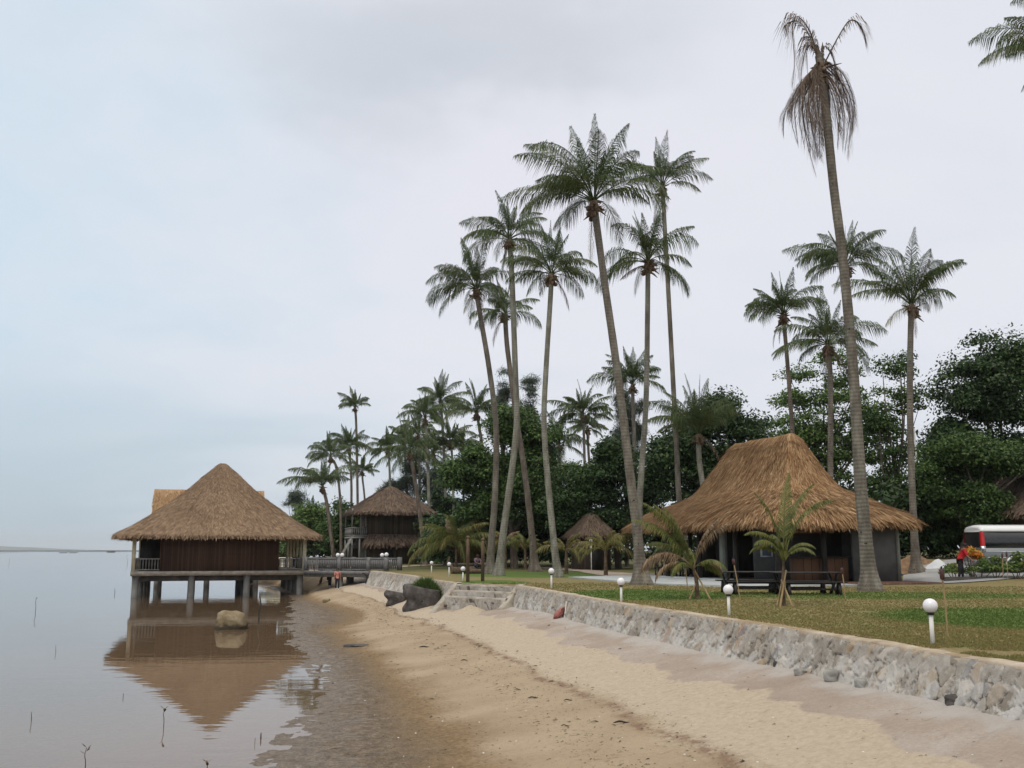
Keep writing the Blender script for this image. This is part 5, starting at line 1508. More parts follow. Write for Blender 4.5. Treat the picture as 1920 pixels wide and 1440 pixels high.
tree('casuarina between the palm trunks right of the two storey hut roof', 122, (765, 1045), [(770, 900, 30, 60), (740, 930, 35, 40), (820, 910, 40, 60)], 'needle', 13, 55, 150, 1.1, 1.0, .2, GC, 'casuarina_tree', .05, hang=.1)
tree('small pale casuarina at the left end of the shore trees', 150, (555, 1035), [(553, 940, 20, 22), (560, 985, 32, 36)], 'needle', 14, 34, 130, 1.2, .9, .2, GC, 'casuarina_tree', .05, hang=.1)
GS = 'shore trees behind the footbridge'
tree('rounded green tree beside the left edge of the two storey hut', 125, (655, 1040), [(650, 985, 35, 50), (680, 1000, 35, 45), (625, 1000, 30, 42)], 'leaf_mid', 15, 60, 210, 0.385, 1.2, .25, GS)
tree('light green bushy tree right behind the stilt hut roof', 135, (590, 1040), [(590, 985, 38, 42), (560, 1000, 40, 35), (615, 1010, 35, 32)], 'leaf_light', 16, 60, 192, 0.420, 1.3, .22, GS)
tree('dark low tree right of the two storey hut behind the bushy young palm', 112, (835, 1045), [(830, 960, 50, 50), (870, 1000, 45, 45), (800, 1000, 45, 45)], 'leaf_dark', 17, 70, 210, 0.350, 1.2, .25, GS)
tree('dark tree filling the gap right of the bar hut', 60, (1720, 1050), [(1720, 960, 45, 50), (1690, 1010, 40, 40), (1760, 1010, 45, 45)], 'leaf_dark', 18, 60, 227, 0.266, .95, .22)

# undergrowth below the tree line: reads as one mass
rs = np.random.RandomState(70)
mb = MB()
n = 420
uu = rs.uniform(800, 2080, n)
yy = rs.uniform(86, 108, n) - 22 * sm((uu - 1150) / 150) - 8 * sm((uu - 1500) / 150)
xx_ = (uu - 960) / F * yy / 1.0137
zz_ = lawn_z(xx_, yy) + rs.uniform(.2, 4.2, n)
keep = ~((uu > 1785) & (yy < 74))
leaves(mb, np.stack([xx_, yy, zz_], -1)[keep], rs.uniform(.9, 1.5, n)[keep], 120, .42, rs)
o = mb.build('undergrowth', 'leaf_dark'); tag(o, 'dark tangled undergrowth below the tree line', 'undergrowth', kind='stuff')
rs = np.random.RandomState(71)
mb = MB()
n = 240
uu = rs.uniform(520, 840, n)
yy = rs.uniform(134, 165, n)
xx_ = (uu - 960) / F * yy / 1.0137
leaves(mb, np.stack([xx_, yy, LAWN + rs.uniform(.2, 5.0, n) * (0.45 + .55 * sm((uu - 520) / 90))], -1), rs.uniform(1.2, 2.0, n), 110, .6, rs)
o = mb.build('undergrowth', 'leaf_mid'); tag(o, 'green shore thicket behind the footbridge and the low wall', 'undergrowth', kind='stuff')


# ------------------------------------------------------------------ globe lamps on the lawn
def lamp(label, u, vb, vt, group, tall=False):
    b = ground_lawn(u, vb)
    top = at(u, vt, b[1])
    h = float(top[2] - b[2])
    r = .115 if not tall else .13
    root = thing('globe_lamp', label, 'lamp', b, 0, group)
    MB().lathe([(0, -.1), (.034, -.1), (.034, h - 2 * r - .02), (0, h - 2 * r - .02)], 12).build('post', 'post_white', root, smooth=True)
    if tall:
        MB().lathe([(0, -.02), (.16, -.02), (.13, .02), (.05, .035), (0, .035)], 12).build('base', 'slab', root)
    lamp_globe(root, r, h - r)
    return root


GA = 'low globe lamps along the stone wall'
for lab, u, vb, vt in (
        ('nearest and largest white globe lamp, on the green turf at the right', 1749, 1208, 1122),
        ('white globe lamp on the wall edge in front of the picnic tables', 1367, 1154, 1096),
        ('white globe lamp on the wall edge below the foot of the thick leaning palm', 1165, 1129, 1083),
        ('white globe lamp on the lawn just right of the beach steps', 1034, 1104, 1065),
        ('white globe lamp nearest the left top of the beach steps', 868, 1090, 1062),
        ('white globe lamp on the brown wall, second from the beach steps', 842, 1081, 1054),
        ('white globe lamp on the brown wall above the grassy rock', 809, 1075, 1052),
        ('white globe lamp beside the land end of the footbridge', 732, 1069, 1049)):
    lamp(lab, u, vb, vt, GA)
GB = 'tall globe lamps on the back lawn'
for lab, u, vb, vt in (
        ('tall globe lamp left of the broad footed leaning palm', 975, 1061, 1017),
        ('tall globe lamp right of the slim bowed palm, before the small hut', 1081, 1068, 1017),
        ('tall globe lamp against the yellow young palm by the small hut', 1109, 1071, 1010),
        ('tall globe lamp at the dark left corner of the bar hut', 1339, 1084, 1011)):
    lamp(lab, u, vb, vt, GB, True)


# ------------------------------------------------------------------ cane torches
def torch(label, ub, vb, ut, vt, rcan=.04, hcan=.22):
    b = ground_lawn(ub, vb)
    t_ = at(ut, vt, b[1]) - b
    root = thing('cane_torch', label, 'torch', b, 0, 'cane garden torches')
    d = t_ / np.linalg.norm(t_)
    MB().tube([-d * .1, t_ * .5 + np.array([.01, 0, 0]), t_ - d * hcan], [.016, .015, .017], 7).build('pole', 'cane', root, smooth=True)
    c = MB().tube([t_ - d * hcan * 1.05, t_ - d * hcan * .95, t_ - d * hcan * .25, t_ - d * hcan * .2], [.02, rcan, rcan * 1.08, rcan * .4], 10).build('torch_head', 'can', root, smooth=False)
    MB().tube([t_ - d * hcan * .25, t_], [.018, .014], 6).build('wick', 'black', c)
    return root


for q in (('tallest cane torch, standing beside the nearest globe lamp', 1777, 1195, 1765, 1062), ('left one of two cane torches in front of the van', 1881, 1094, 1879, 1036), ('right one of two cane torches in front of the van', 1890, 1095, 1887, 1034),
          ('leaning cane torch behind the globe lamp at the picnic tables', 1388, 1127, 1374, 1045), ('cane torch in front of the bar counter', 1526, 1092, 1523, 1041), ('cane torch at the right end of the picnic tables', 1585, 1124, 1578, 1062),
          ('cane torch at the foot of the thick leaning palm', 1212, 1102, 1205, 1055), ('cane torch just left of the staked young palm with the curled spear', 1290, 1120, 1284, 1052)):
    torch(*q)


# ------------------------------------------------------------------ picnic tables and benches
def picnic(u, v, rz, lab, group):
    b = ground_lawn(u, v)
    t_ = thing('picnic_table', lab, 'table', b, rz, group)
    mb = MB()
    for k in range(5):
        mb.box(-1.15, 1.15, -.40 + .162 * k, -.25 + .162 * k, .71, .75)
    bevel(mb.build('tabletop', 'dark_wood', t_), .006)
    for x in (-.95, .95):
        m2 = MB().bar((x - .03, -.40, 0), (x - .03, .36, .70), .06, .10).bar((x + .035, .40, 0), (x + .035, -.36, .70), .06, .10)
        m2.build('leg', 'dark_wood', t_)
    MB().bar((-.9, 0, .36), (.9, 0, .36), .08, .05).build('stretcher', 'dark_wood', t_)
    return t_


def bench(u, v, rz, lab, group, off):
    b = ground_lawn(u, v)
    loc = (b[0] - off * math.sin(rz), b[1] + off * math.cos(rz), b[2])
    t_ = thing('bench', lab, 'bench', loc, rz, group)
    bevel(MB().box(-1.1, 1.1, -.15, -.01, .41, .45).box(-1.1, 1.1, .01, .15, .41, .45).build('seat', 'dark_wood', t_), .005)
    for x in (-.85, .85):
        MB().bar((x, -.17, 0), (x, -.05, .405), .09, .06).bar((x, .17, 0), (x, .05, .405), .09, .06).bar((x, -.12, .16), (x, .12, .16), .05, .05).build('leg', 'dark_wood', t_)
    MB().bar((-.8, 0, .2), (.8, 0, .2), .05, .06).build('stretcher', 'dark_wood', t_)
    return t_


GT, GBn = 'dark picnic tables on the lawn', 'dark benches at the picnic tables'
tabs = [(1413, 1113, 'picnic table at the left, in front of the dark side of the bar hut'), (1512, 1115, 'picnic table at the right, in front of the bar counter')]
for (u, v, lab), side in zip(tabs, ('left', 'right')):
    picnic(u, v, .06, lab, GT)
    bench(u, v, .06, 'bench on the beach side of the %s picnic table' % side, GBn, -.72)
    bench(u, v, .06, 'bench on the hut side of the %s picnic table' % side, GBn, .72)
b = at(1262, 1092, 49)
# dark chairs and table under the left eave of the bar hut
def hutpt(x, y):
    return (11.0 + x * math.cos(PHI) - y * math.sin(PHI), 42.5 + x * math.sin(PHI) + y * math.cos(PHI), FZ)


def chair(x, y, rz, lab):
    c = thing('chair', lab, 'chair', hutpt(x, y), rz, 'dark chairs under the bar hut roof')
    MB().box(-.23, .23, -.23, .23, .42, .47).build('seat', 'dark_wood', c)
    MB().box(-.23, .23, .19, .23, .48, 1.0).build('backrest', 'dark_wood', c)
    for sx in (-1, 1):
        for sy in (-1, 1):
            MB().box(sx * .19 - .025, sx * .19 + .025, sy * .19 - .025, sy * .19 + .025, 0, .418).build('leg', 'dark_wood', c)


for k, (x, y) in enumerate(((2.0, 11.4), (2.0, 13.6))):
    d = thing('dining_table', ('dark square table deep under the left eave of the bar hut', 'dark square table at the far left end of the bar hut floor')[k], 'table', hutpt(x, y), PHI, 'dark tables under the bar hut roof')
    MB().box(-.5, .5, -.5, .5, .70, .75).build('tabletop', 'dark_wood', d)
    for sx in (-1, 1):
        for sy in (-1, 1):
            MB().box(sx * .42 - .04, sx * .42 + .04, sy * .42 - .04, sy * .42 + .04, 0, .698).build('leg', 'dark_wood', d)
for x, y, rz, lab in ((1.25, 11.4, PHI + math.pi / 2, 'dark chair on the lawn side of the nearer dining table in the hut'), (2.0, 10.6, PHI + math.pi, 'dark chair in front of the nearer dining table in the hut'),
                      (1.25, 13.6, PHI + math.pi / 2, 'dark chair on the lawn side of the farthest dining table in the hut'), (2.75, 12.5, PHI - math.pi / 2, 'dark chair between the two dining tables in the hut')):
    chair(x, y, rz, lab)

# ------------------------------------------------------------------ van
VX, VY = at(1846, 1066, 46.6)[0], 46.6
vz = float(lawn_z(VX + 2, VY))
van = thing('van', 'silver passenger van with white roof and dark windows parked at the right edge', 'van', (VX, VY, vz + .02), 0.02)


def vsec(x, zs):                # half width and height outline of the body at x
    return zs


def loft(parent, name, mat, prof, xs_, shrink, smooth=True):
    """prof: list of (y, z) around the section, y from 0 (near side) to 1.9"""
    V = []
    for x, (ky, kz0) in zip(xs_, shrink):
        V.append([(x, .95 + (y - .95) * ky, kz0 + (z - kz0) * 1.0) for y, z in prof])
    mb = MB().grid(np.array(V), wrap=True)
    m = len(prof)
    for row in (V[0], V[-1]):
        c = np.mean(row, 0)
        mb.add(list(row) + [c], np.array([[i, (i + 1) % m, m] for i in range(m)]))
    return mb.build(name, mat, parent, smooth=smooth)


Lv = 5.2
low = [(.04, .32), (.0, .6), (-.01, .9), (.01, 1.15), (1.89, 1.15), (1.91, .95), (1.9, .6), (1.86, .32)]
xs_ = [-.05, -.01, .06, 1, 3, 4.4, 4.9, Lv, Lv + .08]
shr = [(.90, 0), (.96, 0), (1, 0), (1, 0), (1, 0), (1, 0), (.97, 0), (.9, 0), (.8, 0)]
loft(van, 'body', 'silver', low, xs_, shr, False)
up_ = [(.012, 1.154), (.045, 1.45), (.10, 1.90), (1.80, 1.90), (1.855, 1.45), (1.888, 1.154)]
loft(van, 'glass_band', 'glass_dark', up_, [-.0, .03, .08, 1, 3, 3.9, 4.5], [(.92, 0), (.97, 0), (1, 0), (1, 0), (1, 0), (1, 0), (.95, 0)], False)
rf = [(.09, 1.904), (.09, 1.97), (.15, 2.08), (.34, 2.18), (.95, 2.24), (1.56, 2.18), (1.75, 2.08), (1.81, 1.97), (1.81, 1.904)]
V = []
for x, k, kz in ((.0, .90, .55), (.02, .95, .8), (.12, .99, .95), (.4, 1, 1), (2, 1, 1), (3.4, 1, 1), (3.9, .97, .7), (4.1, .93, .2)):
    V.append([(x, .95 + (y - .95) * k, 1.904 + (z - 1.904) * kz) for y, z in rf])
mb = MB().grid(np.array(V), wrap=True)
for row in (V[0], V[-1]):
    mb.add(list(row) + [np.mean(row, 0)], np.array([[i, (i + 1) % len(row), len(row)] for i in range(len(row))]))
mb.build('roof', 'white_paint', van, smooth=True)
MB().box(-.03, .0, .25, 1.65, 1.89, 1.93).build('spoiler', 'white_paint', van)
tl = MB().add([(-.02, .06, 1.25), (.13, .005, 1.25), (.13, .075, 1.88), (-.0, .12, 1.88), (-.02, .20, 1.25), (-.0, .24, 1.88), (.13, .10, 1.25), (.13, .16, 1.88)],
              [(0, 1, 2, 3), (4, 0, 3, 5), (1, 6, 7, 2)]).build('tail_light', 'red_lens', van)
tl2 = MB().add([(-.02, 1.84, 1.25), (.13, 1.88, 1.25), (.13, 1.815, 1.88), (-.0, 1.78, 1.88), (-.02, 1.80, 1.25), (-.0, 1.75, 1.88)], [(0, 1, 2, 3), (4, 0, 3, 5)]).build('tail_light', 'red_lens', van)
MB().box(-.06, .12, -.03, .16, .98, 1.24).build('tail_light_chrome', 'chrome', van)
MB().box(-.14, -.045, .12, 1.78, .36, .62).box(-.12, .3, -.02, .11, .36, .62).build('bumper', 'silver', van)
MB().box(-.07, -.045, .72, 1.2, .82, .95).build('number_plate', 'white_paint', van)
MB().box(-.075, -.045, .62, 1.3, .985, 1.03).build('tailgate_handle', 'chrome', van)
mb = MB().box(.2, 1.02, -.03, -.006, .70, .735).box(1.95, 3.8, -.03, -.006, .70, .735).box(.1, 4.7, -.028, -.012, .985, 1.01)
mb.build('side_trim', 'white_paint', van)
for x in (1.45, 4.25):
    for y, s_ in ((-.02, -1), (1.92, 1)):
        w_ = MB()
        pr = [(0, -.1), (.33, -.1), (.345, -.06), (.345, .06), (.33, .1), (.2, .1), (.19, .04), (0, .04)]
        an = np.linspace(0, 2 * math.pi, 28, endpoint=False)
        V = np.array([[(x + r_ * math.cos(a), y + .09 * -s_ + s_ * q, .345 + r_ * math.sin(a)) for a in an] for r_, q in pr])
        w_.grid(V, wrap=True)
        wo_ = w_.build('wheel', 'rubber', van, smooth=False)
        rim = MB().grid(np.array([[(x + r_ * math.cos(a), y + .09 * -s_ + s_ * q, .345 + r_ * math.sin(a)) for a in an] for r_, q in ((.205, .10), (.19, .105), (.17, .06), (.05, .085), (.001, .088))]), wrap=True)
        rim.build('rim', 'chrome', wo_)
        an2 = np.linspace(-.15, math.pi + .15, 24)
        V = np.array([[(x + r_ * math.cos(a), y0 if s_ < 0 else 1.9 - y0, .345 + r_ * math.sin(a)) for a in an2] for r_, y0 in ((.37, -.02), (.40, -.045), (.44, -.045), (.46, -.01))])
        MB().grid(V).build('wheel_arch', 'white_paint', van, smooth=True)


# ------------------------------------------------------------------ people
def skinmesh(name, J, E, mat, parent=None, sub=1, loc=None, rz=0):
    """J: {name: (x, y, z, r)}; edges by name; grown into one continuous surface"""
    ks = list(J)
    me = bpy.data.meshes.new(name)
    me.from_pydata([J[k][:3] for k in ks], [(ks.index(a), ks.index(b)) for a, b in E], [])
    o = bpy.data.objects.new(name, me); COL.objects.link(o)
    m = o.modifiers.new('skin', 'SKIN'); m.use_smooth_shade = True
    for i, k in enumerate(ks):
        r = J[k][3]
        me.skin_vertices[0].data[i].radius = (r, r) if not isinstance(r, tuple) else r
    me.skin_vertices[0].data[0].use_root = True
    s_ = o.modifiers.new('sub', 'SUBSURF'); s_.levels = s_.render_levels = sub
    me.materials.append(MAT[mat])
    if parent is not None:
        o.parent = parent
    if loc is not None:
        o.location = loc; o.rotation_euler = (0, 0, rz)
    return o


def person(label, loc, rz, h, pose, shirt, trousers, hat=None, sleeves=True, group=None, shoe='cloth_white'):
    """pose: joints in units of standing height, facing -y"""
    J = {k: tuple(q * h for q in v) for k, v in pose.items()}
    Rr = dict(pelvis=.075, waist=.066, chest=.082, shb=.06, neck=.030, jaw=.045, head=.058, crown=.040, lsh=.035, lel=.026, lwr=.018, lha=.022, rsh=.035, rel=.026, rwr=.018, rha=.022,
              lhip=.058, lkn=.036, lan=.022, lto=.020, rhip=.058, rkn=.036, ran=.022, rto=.020)
    JJ = {k: (*J[k], Rr[k] * h) for k in Rr if k in J}
    E = [('pelvis', 'waist'), ('waist', 'chest'), ('chest', 'shb'), ('shb', 'neck'), ('neck', 'jaw'), ('jaw', 'head'), ('head', 'crown')]
    for s_ in 'lr':
        E += [('shb', s_ + 'sh'), (s_ + 'sh', s_ + 'el'), (s_ + 'el', s_ + 'wr'), (s_ + 'wr', s_ + 'ha'), ('pelvis', s_ + 'hip'), (s_ + 'hip', s_ + 'kn'), (s_ + 'kn', s_ + 'an'), (s_ + 'an', s_ + 'to')]
    body = skinmesh('person', JJ, E, 'skin', None, 1, loc, rz)
    tag(body, label, 'person', group)
    g = lambda k, r: (*J[k], r * h)
    sh = {k: g(k, r) for k, r in (('waist', .083), ('pelvis', .088), ('chest', .096), ('shb', .072), ('lsh', .047), ('rsh', .047), ('lel', .036), ('rel', .036))}
    Es = [('pelvis', 'waist'), ('waist', 'chest'), ('chest', 'shb'), ('shb', 'lsh'), ('shb', 'rsh'), ('lsh', 'lel'), ('rsh', 'rel')]
    skinmesh('shirt', sh, Es, shirt, body)
    tr = {k: g(k, r) for k, r in (('pelvis', .085), ('lhip', .066), ('rhip', .066), ('lkn', .047), ('rkn', .047), ('lan', .034), ('ran', .034))}
    skinmesh('trousers', tr, [('pelvis', 'lhip'), ('pelvis', 'rhip'), ('lhip', 'lkn'), ('rhip', 'rkn'), ('lkn', 'lan'), ('rkn', 'ran')], trousers, body)
    hd = Vector(J['head']); cr = Vector(J['crown'])
    up = (cr - hd).normalized()
    M = up.to_track_quat('Z', 'Y').to_matrix().to_4x4(); M.translation = hd
    V = []
    for z, r in ((-.03, .058), (0, .064), (.03, .060), (.055, .040), (.066, .002)):
        V.append([tuple(M @ Vector((r * h * math.cos(a), r * h * math.sin(a) + .012 * h, z * h))) for a in np.linspace(0, 2 * math.pi, 14, endpoint=False)])
    MB().grid(np.array(V), wrap=True).build('hair' if not hat else 'headscarf', hat or 'hair', body, smooth=True)
    # face: nose, eyes
    fw = Vector((0, -1, 0))
    MB().tube([hd + fw * .055 * h, hd + fw * .072 * h - up * .012 * h], [.008 * h, .010 * h], 6).build('nose', 'skin', body)
    for s_ in (-1, 1):
        MB().lathe([(0, -.006 * h), (.006 * h, 0), (0, .006 * h)], 6, tuple(hd + Vector((s_ * .022 * h, -.056 * h, 0)))).build('eye', 'hair', body)
    # fingers
    for s_ in 'lr':
        w_, a_ = np.array(J[s_ + 'wr']), np.array(J[s_ + 'ha'])
        d = (a_ - w_) / (np.linalg.norm(a_ - w_) + 1e-9)
        sd = np.cross(d, [0, 0, 1.0]); sd = sd / (np.linalg.norm(sd) + 1e-9) if np.linalg.norm(sd) > .1 else np.array([0, 1.0, 0])
        mb = MB()
        for k, (o_, l) in enumerate(((-.016, .036), (-.006, .044), (.005, .046), (.015, .040))):
            p = a_ + sd * o_ * h
            mb.tube([p, p + d * l * .6 * h, p + (d * l + np.array([0, -.008, 0])) * h], [.0058 * h, .005 * h, .004 * h], 5)
        p = w_ + (a_ - w_) * .4 - sd * .018 * h
        mb.tube([p, p + (d * .5 - sd * .8) * .022 * h, p + (d * 1.0 - sd * .9) * .032 * h], [.007 * h, .006 * h, .0045 * h], 5)
        mb.build('fingers', 'skin', body)
    for s_ in 'lr':
        a, b_ = np.array(J[s_ + 'an']), np.array(J[s_ + 'to'])
        MB().tube([a + (0, .02 * h, -.012 * h), (a + b_) / 2 + (0, 0, -.008 * h), b_ + (0, -.01 * h, 0)], [.024 * h, .028 * h, .018 * h], 8).build('shoe', shoe, body)
    return body


def standing(lean=0.0, step=0.0, arms=((0, -.02), (0, -.02)), arm_out=.14):
    y = -lean
    P = dict(pelvis=(0, 0, .53), waist=(0, y * .3, .60), chest=(0, y * .75, .72), shb=(0, y, .80), neck=(0, y * 1.05, .845), jaw=(0, y * 1.12 - .018, .885), head=(0, y * 1.2, .925), crown=(0, y * 1.25, .965),
             lhip=(.05, 0, .50), rhip=(-.05, 0, .50), lkn=(.055, -step - .01, .28), rkn=(-.055, step * .3 - .012, .28), lan=(.055, -step * 1.1, .045), ran=(-.055, step * 1.2, .05), lto=(.06, -step * 1.1 - .075, .02), rto=(-.06, step * 1.2 - .07, .02),
             lsh=(.105, y, .80), rsh=(-.105, y, .80))
    for s_, q in (('l', 1), ('r', -1)):
        a, b_ = arms[0 if s_ == 'l' else 1]
        P[s_ + 'el'] = (q * arm_out, y + a, .64)
        P[s_ + 'wr'] = (q * arm_out, y + a + b_ - .03, .51)
        P[s_ + 'ha'] = (q * (arm_out - .005), y + a + b_ - .045, .475)
    return P


b = ground_beach(632, 1106)
person('woman in a pink blouse and dark trousers walking on the sand below the footbridge', b, 0.3, 1.52, standing(.02, .07, ((.02, -.03), (-.02, -.03))), 'cloth_pink', 'cloth_black')
b = ground_beach(618, 1101)
bent = standing(.16, .03, ((-.03, -.06), (-.05, -.10)))
bent['rel'] = (-.20, -.12, .66); bent['rwr'] = (-.30, -.14, .55); bent['rha'] = (-.335, -.145, .52)
pp = person('person in grey shirt and pale headscarf dragging a dark net under the footbridge', b, -.3, 1.58, bent, 'cloth_grey', 'cloth_black', 'cloth_white')
a = Vector(b) + Matrix.Rotation(-.3, 3, 'Z') @ Vector((-.335 * 1.58, -.145 * 1.58, .5 * 1.58))
e = ground_beach(598, 1093)
nt = thing('net_roll', 'dark rolled net on a pole held by the person under the footbridge', 'net', tuple(a))
d = np.array(e) + np.array([.1, 0, .05]) - np.array(a)
MB().tube(catmull([(.12, 0, .10), (0, 0, 0), d * .5 + (0, 0, -.05), d], 12), [.03, .035, .04, .05, .06, .07, .08, .09, .10, .11, .10, .03], 8).build('net', 'driftwood', nt)
MB().tube([(.2, 0, .16), d * .9], [.02, .02], 6).build('pole', 'dark_wood', nt)
b = ground_beach(609, 1099)
person('darkly dressed person stooping close behind the one in the pale headscarf', (b[0], b[1] + 1.2, float(beach_z(b[0], b[1] + 1.2))), -.9, 1.5, standing(.12, .05), 'cloth_black', 'cloth_black', 'hair', shoe='cloth_white')
# worker in red at the van's tail, stooping
b = at(1801, 1071, 45.6); b[2] = float(lawn_z(b[0], b[1])) + .03
wk = standing(.14, .04, ((-.05, -.10), (-.05, -.10)))
person('person in a red shirt bending behind the van, above the orange croton', b, 1.1, 1.62, wk, 'cloth_red', 'cloth_black')
# person sitting on a log on the lawn
b = ground_lawn(893, 1073)
sit = dict(pelvis=(0, 0, .27), waist=(0, -.03, .35), chest=(0, -.06, .46), shb=(0, -.08, .54), neck=(0, -.09, .585), jaw=(0, -.115, .62), head=(0, -.11, .66), crown=(0, -.11, .70),
           lhip=(.05, -.02, .265), rhip=(-.05, -.02, .265), lkn=(.09, -.25, .30), rkn=(-.08, -.24, .30), lan=(.07, -.22, .05), ran=(-.07, -.20, .05), lto=(.07, -.29, .02), rto=(-.07, -.27, .02),
           lsh=(.105, -.08, .54), rsh=(-.105, -.08, .54), lel=(.14, -.16, .42), rel=(-.14, -.16, .42), lwr=(.07, -.24, .35), rwr=(-.07, -.24, .36), lha=(.04, -.265, .345), rha=(-.04, -.265, .355))
person('person in mauve sitting on a log in front of the bushy young palm', b, .5, 1.6, sit, 'cloth_mauve', 'cloth_black')
lg = thing('log_seat', 'low dark log on the lawn under the sitting person', 'log', (b[0], b[1] + .05, b[2]), .5)
MB().tube([(-.7, 0, .18), (0, 0.02, .19), (.8, 0, .17)], [.19, .20, .18], 12).build('log', 'driftwood', lg)
b = ground_lawn(852, 1076)
lg = thing('log_seat', 'dark fallen palm log on the lawn behind the second wall lamp', 'log', b, .1)
MB().tube(catmull([(-.2, 0, .2), (.9, .1, .15), (2.0, 0, .14)], 8), np.linspace(.24, .13, 8), 10).build('log', 'driftwood', lg)
MB().tube([(-.1, 0, .3), (-.4, .1, .75), (-.3, .1, 1.05)], [.12, .10, .04], 8).build('stub', 'driftwood', lg)
# wooden posts by the steps
for lab, u, v, vt in (('brown wooden post left of the pale crossing trunk, by the steps', 877, 1091, 1010), ('mossy wooden post with a knob top just right of the brown one', 905, 1090, 1014)):
    b = ground_lawn(u, v); h = float(at(u, vt, b[1])[2] - b[2])
    t_ = thing('wooden_post', lab, 'post', b, 0, 'wooden posts above the beach steps')
    MB().lathe([(0, -.2), (.085, -.2), (.075, h - .06), (.05, h), (0, h)], 10).build('shaft', 'brown_wood', t_)
    MB().lathe([(0, h - .02), (.06, h), (.09, h + .06), (.05, h + .13), (0, h + .14)], 10).build('cap', 'brown_wood', t_)


# ------------------------------------------------------------------ rocks
def rock(name, label, loc, sx, sy, sz, mat, seed, rz=0, cut=None, group=None, flat=1.0):
    n, m = 30, 44
    th_ = np.linspace(0, math.pi, n)[:, None]; ph = np.linspace(0, 2 * math.pi, m, endpoint=False)[None]
    d = np.stack([np.sin(th_) * np.cos(ph), np.sin(th_) * np.sin(ph), np.cos(th_) + 0 * ph], -1)
    p = 4.5
    k = (np.abs(d) ** p).sum(-1) ** (-1 / p)
    nz = fbm(d[..., 0] * 1.6 + 5 + d[..., 2], d[..., 1] * 1.6 + d[..., 2] * 1.3 + seed, seed, 5)
    V = d * (k * (.80 + .40 * nz))[..., None]
    if cut:
        V = cut(V)
    V = V * np.array([sx, sy, sz])
    o = MB().grid(V, wrap=True).build(name, mat, None, smooth=True)
    o.location = tuple(float(q) for q in loc); o.rotation_euler = (0, 0, rz)
    return tag(o, label, 'rock', group)


b = gp(427, 1181, 0)
rock('boulder', 'rounded tan boulder sitting alone in the shallow water', (b[0], b[1] + .5, .20), .62, .52, .54, 'rock', 5)


def lip(V):                     # undercut left face
    V = V.copy()
    z = V[..., 2]
    V[..., 0] += np.where(V[..., 0] < 0, .24 * np.exp(-((z + .15) / .30) ** 2) - .12 * np.clip(z - .3, 0, 1), 0)
    V[..., 2] = np.minimum(V[..., 2], .78 - .22 * V[..., 0])
    return V


b = ground_beach(740, 1134)
rock('flat_rock', 'dark flat topped rock with an undercut edge on the sand', (b[0], b[1] + .4, b[2] + .28), .55, .50, .46, 'rock_dark', 12, .1, lip)
b = ground_beach(786, 1142)
gr = rock('grassy_rock', 'large dark rock with a tuft of green grass on its back', (b[0] + .05, b[1] + .6, b[2] + .42), .86, .70, .72, 'rock_dark', 15, -.1, lip)
rs = np.random.RandomState(9)
n = 2600
q = rs.randn(n, 3); q[:, 2] = np.abs(q[:, 2]); q /= np.linalg.norm(q, axis=1)[:, None]
p = q * np.array([.62, .52, .50]) + np.array([.25, -.02, .28])
p[:, 2] -= np.clip(p[:, 0] - .35, 0, 1) * .55
l = .16 + .16 * rs.rand(n)
d = q * .7 + rs.randn(n, 3) * .25 + np.array([0, 0, .5])
tip = p + d * l[:, None]
tip[:, 2] -= .05
w = np.cross(d, rs.randn(n, 3)); w /= np.linalg.norm(w, axis=1)[:, None]; w *= .013
MB().add(np.stack([p - w, p + w, tip], 1).reshape(-1, 3), np.arange(3 * n).reshape(-1, 3)).build('grass_tuft', 'rockgrass', gr)
b = ground_beach(612, 1129)
rock('small_rock', 'small brown stone on the wet mud below the footbridge', (b[0], b[1], b[2] + .05), .22, .18, .15, 'rock', 22)
b = ground_beach(668, 1212)
rock('small_rock', 'low dark flat stone on the mud at the edge of the sand spit', (b[0], b[1], b[2]), .42, .3, .06, 'rock_dark', 25)
for lab, u, v, r in (('small far rock breaking the water near the horizon, left of the hut', 208, 1035, 1.6), ('thin far rock line in the water toward the horizon', 138, 1036.5, 1.3), ('thin far rock in the water left of the thin rock line', 119, 1036.5, 1.3)):
    b = gp(u, v, 0)
    rock('far_rock', lab, (b[0], b[1], .1), r * 3.0, r * 1.5, r * (.7 if u > 200 else .25), 'rock_dark', int(u))
for k, (u, v, s_) in enumerate(((1352, 1204, .10), (1398, 1210, .09), (1434, 1222, .11), (1460, 1247, .10), (1563, 1272, .16), (1618, 1285, .12), (1790, 1318, .12), (1500, 1262, .10))):
    b = ground_beach(u, v + 3)
    rock('fallen_stone', ('small dark stone fallen at the foot of the long stone wall, below the picnic tables', 'grey stone fallen at the foot of the long wall', 'flat stone at the foot of the long wall near its middle', 'small pale stone on the grey sand by the wall',
                           'largest fallen stone by the wall, below the dead palm', 'stone fallen right of the largest one at the wall foot', 'stone at the wall foot under the nearest globe lamp', 'round stone left of the largest fallen stone by the wall')[k],
         (b[0], b[1], b[2] + s_ * .35), s_, s_ * .8, s_ * .7, 'rock_dark' if k % 3 == 0 else 'concrete', 40 + k, k, None, 'stones fallen at the foot of the wall')

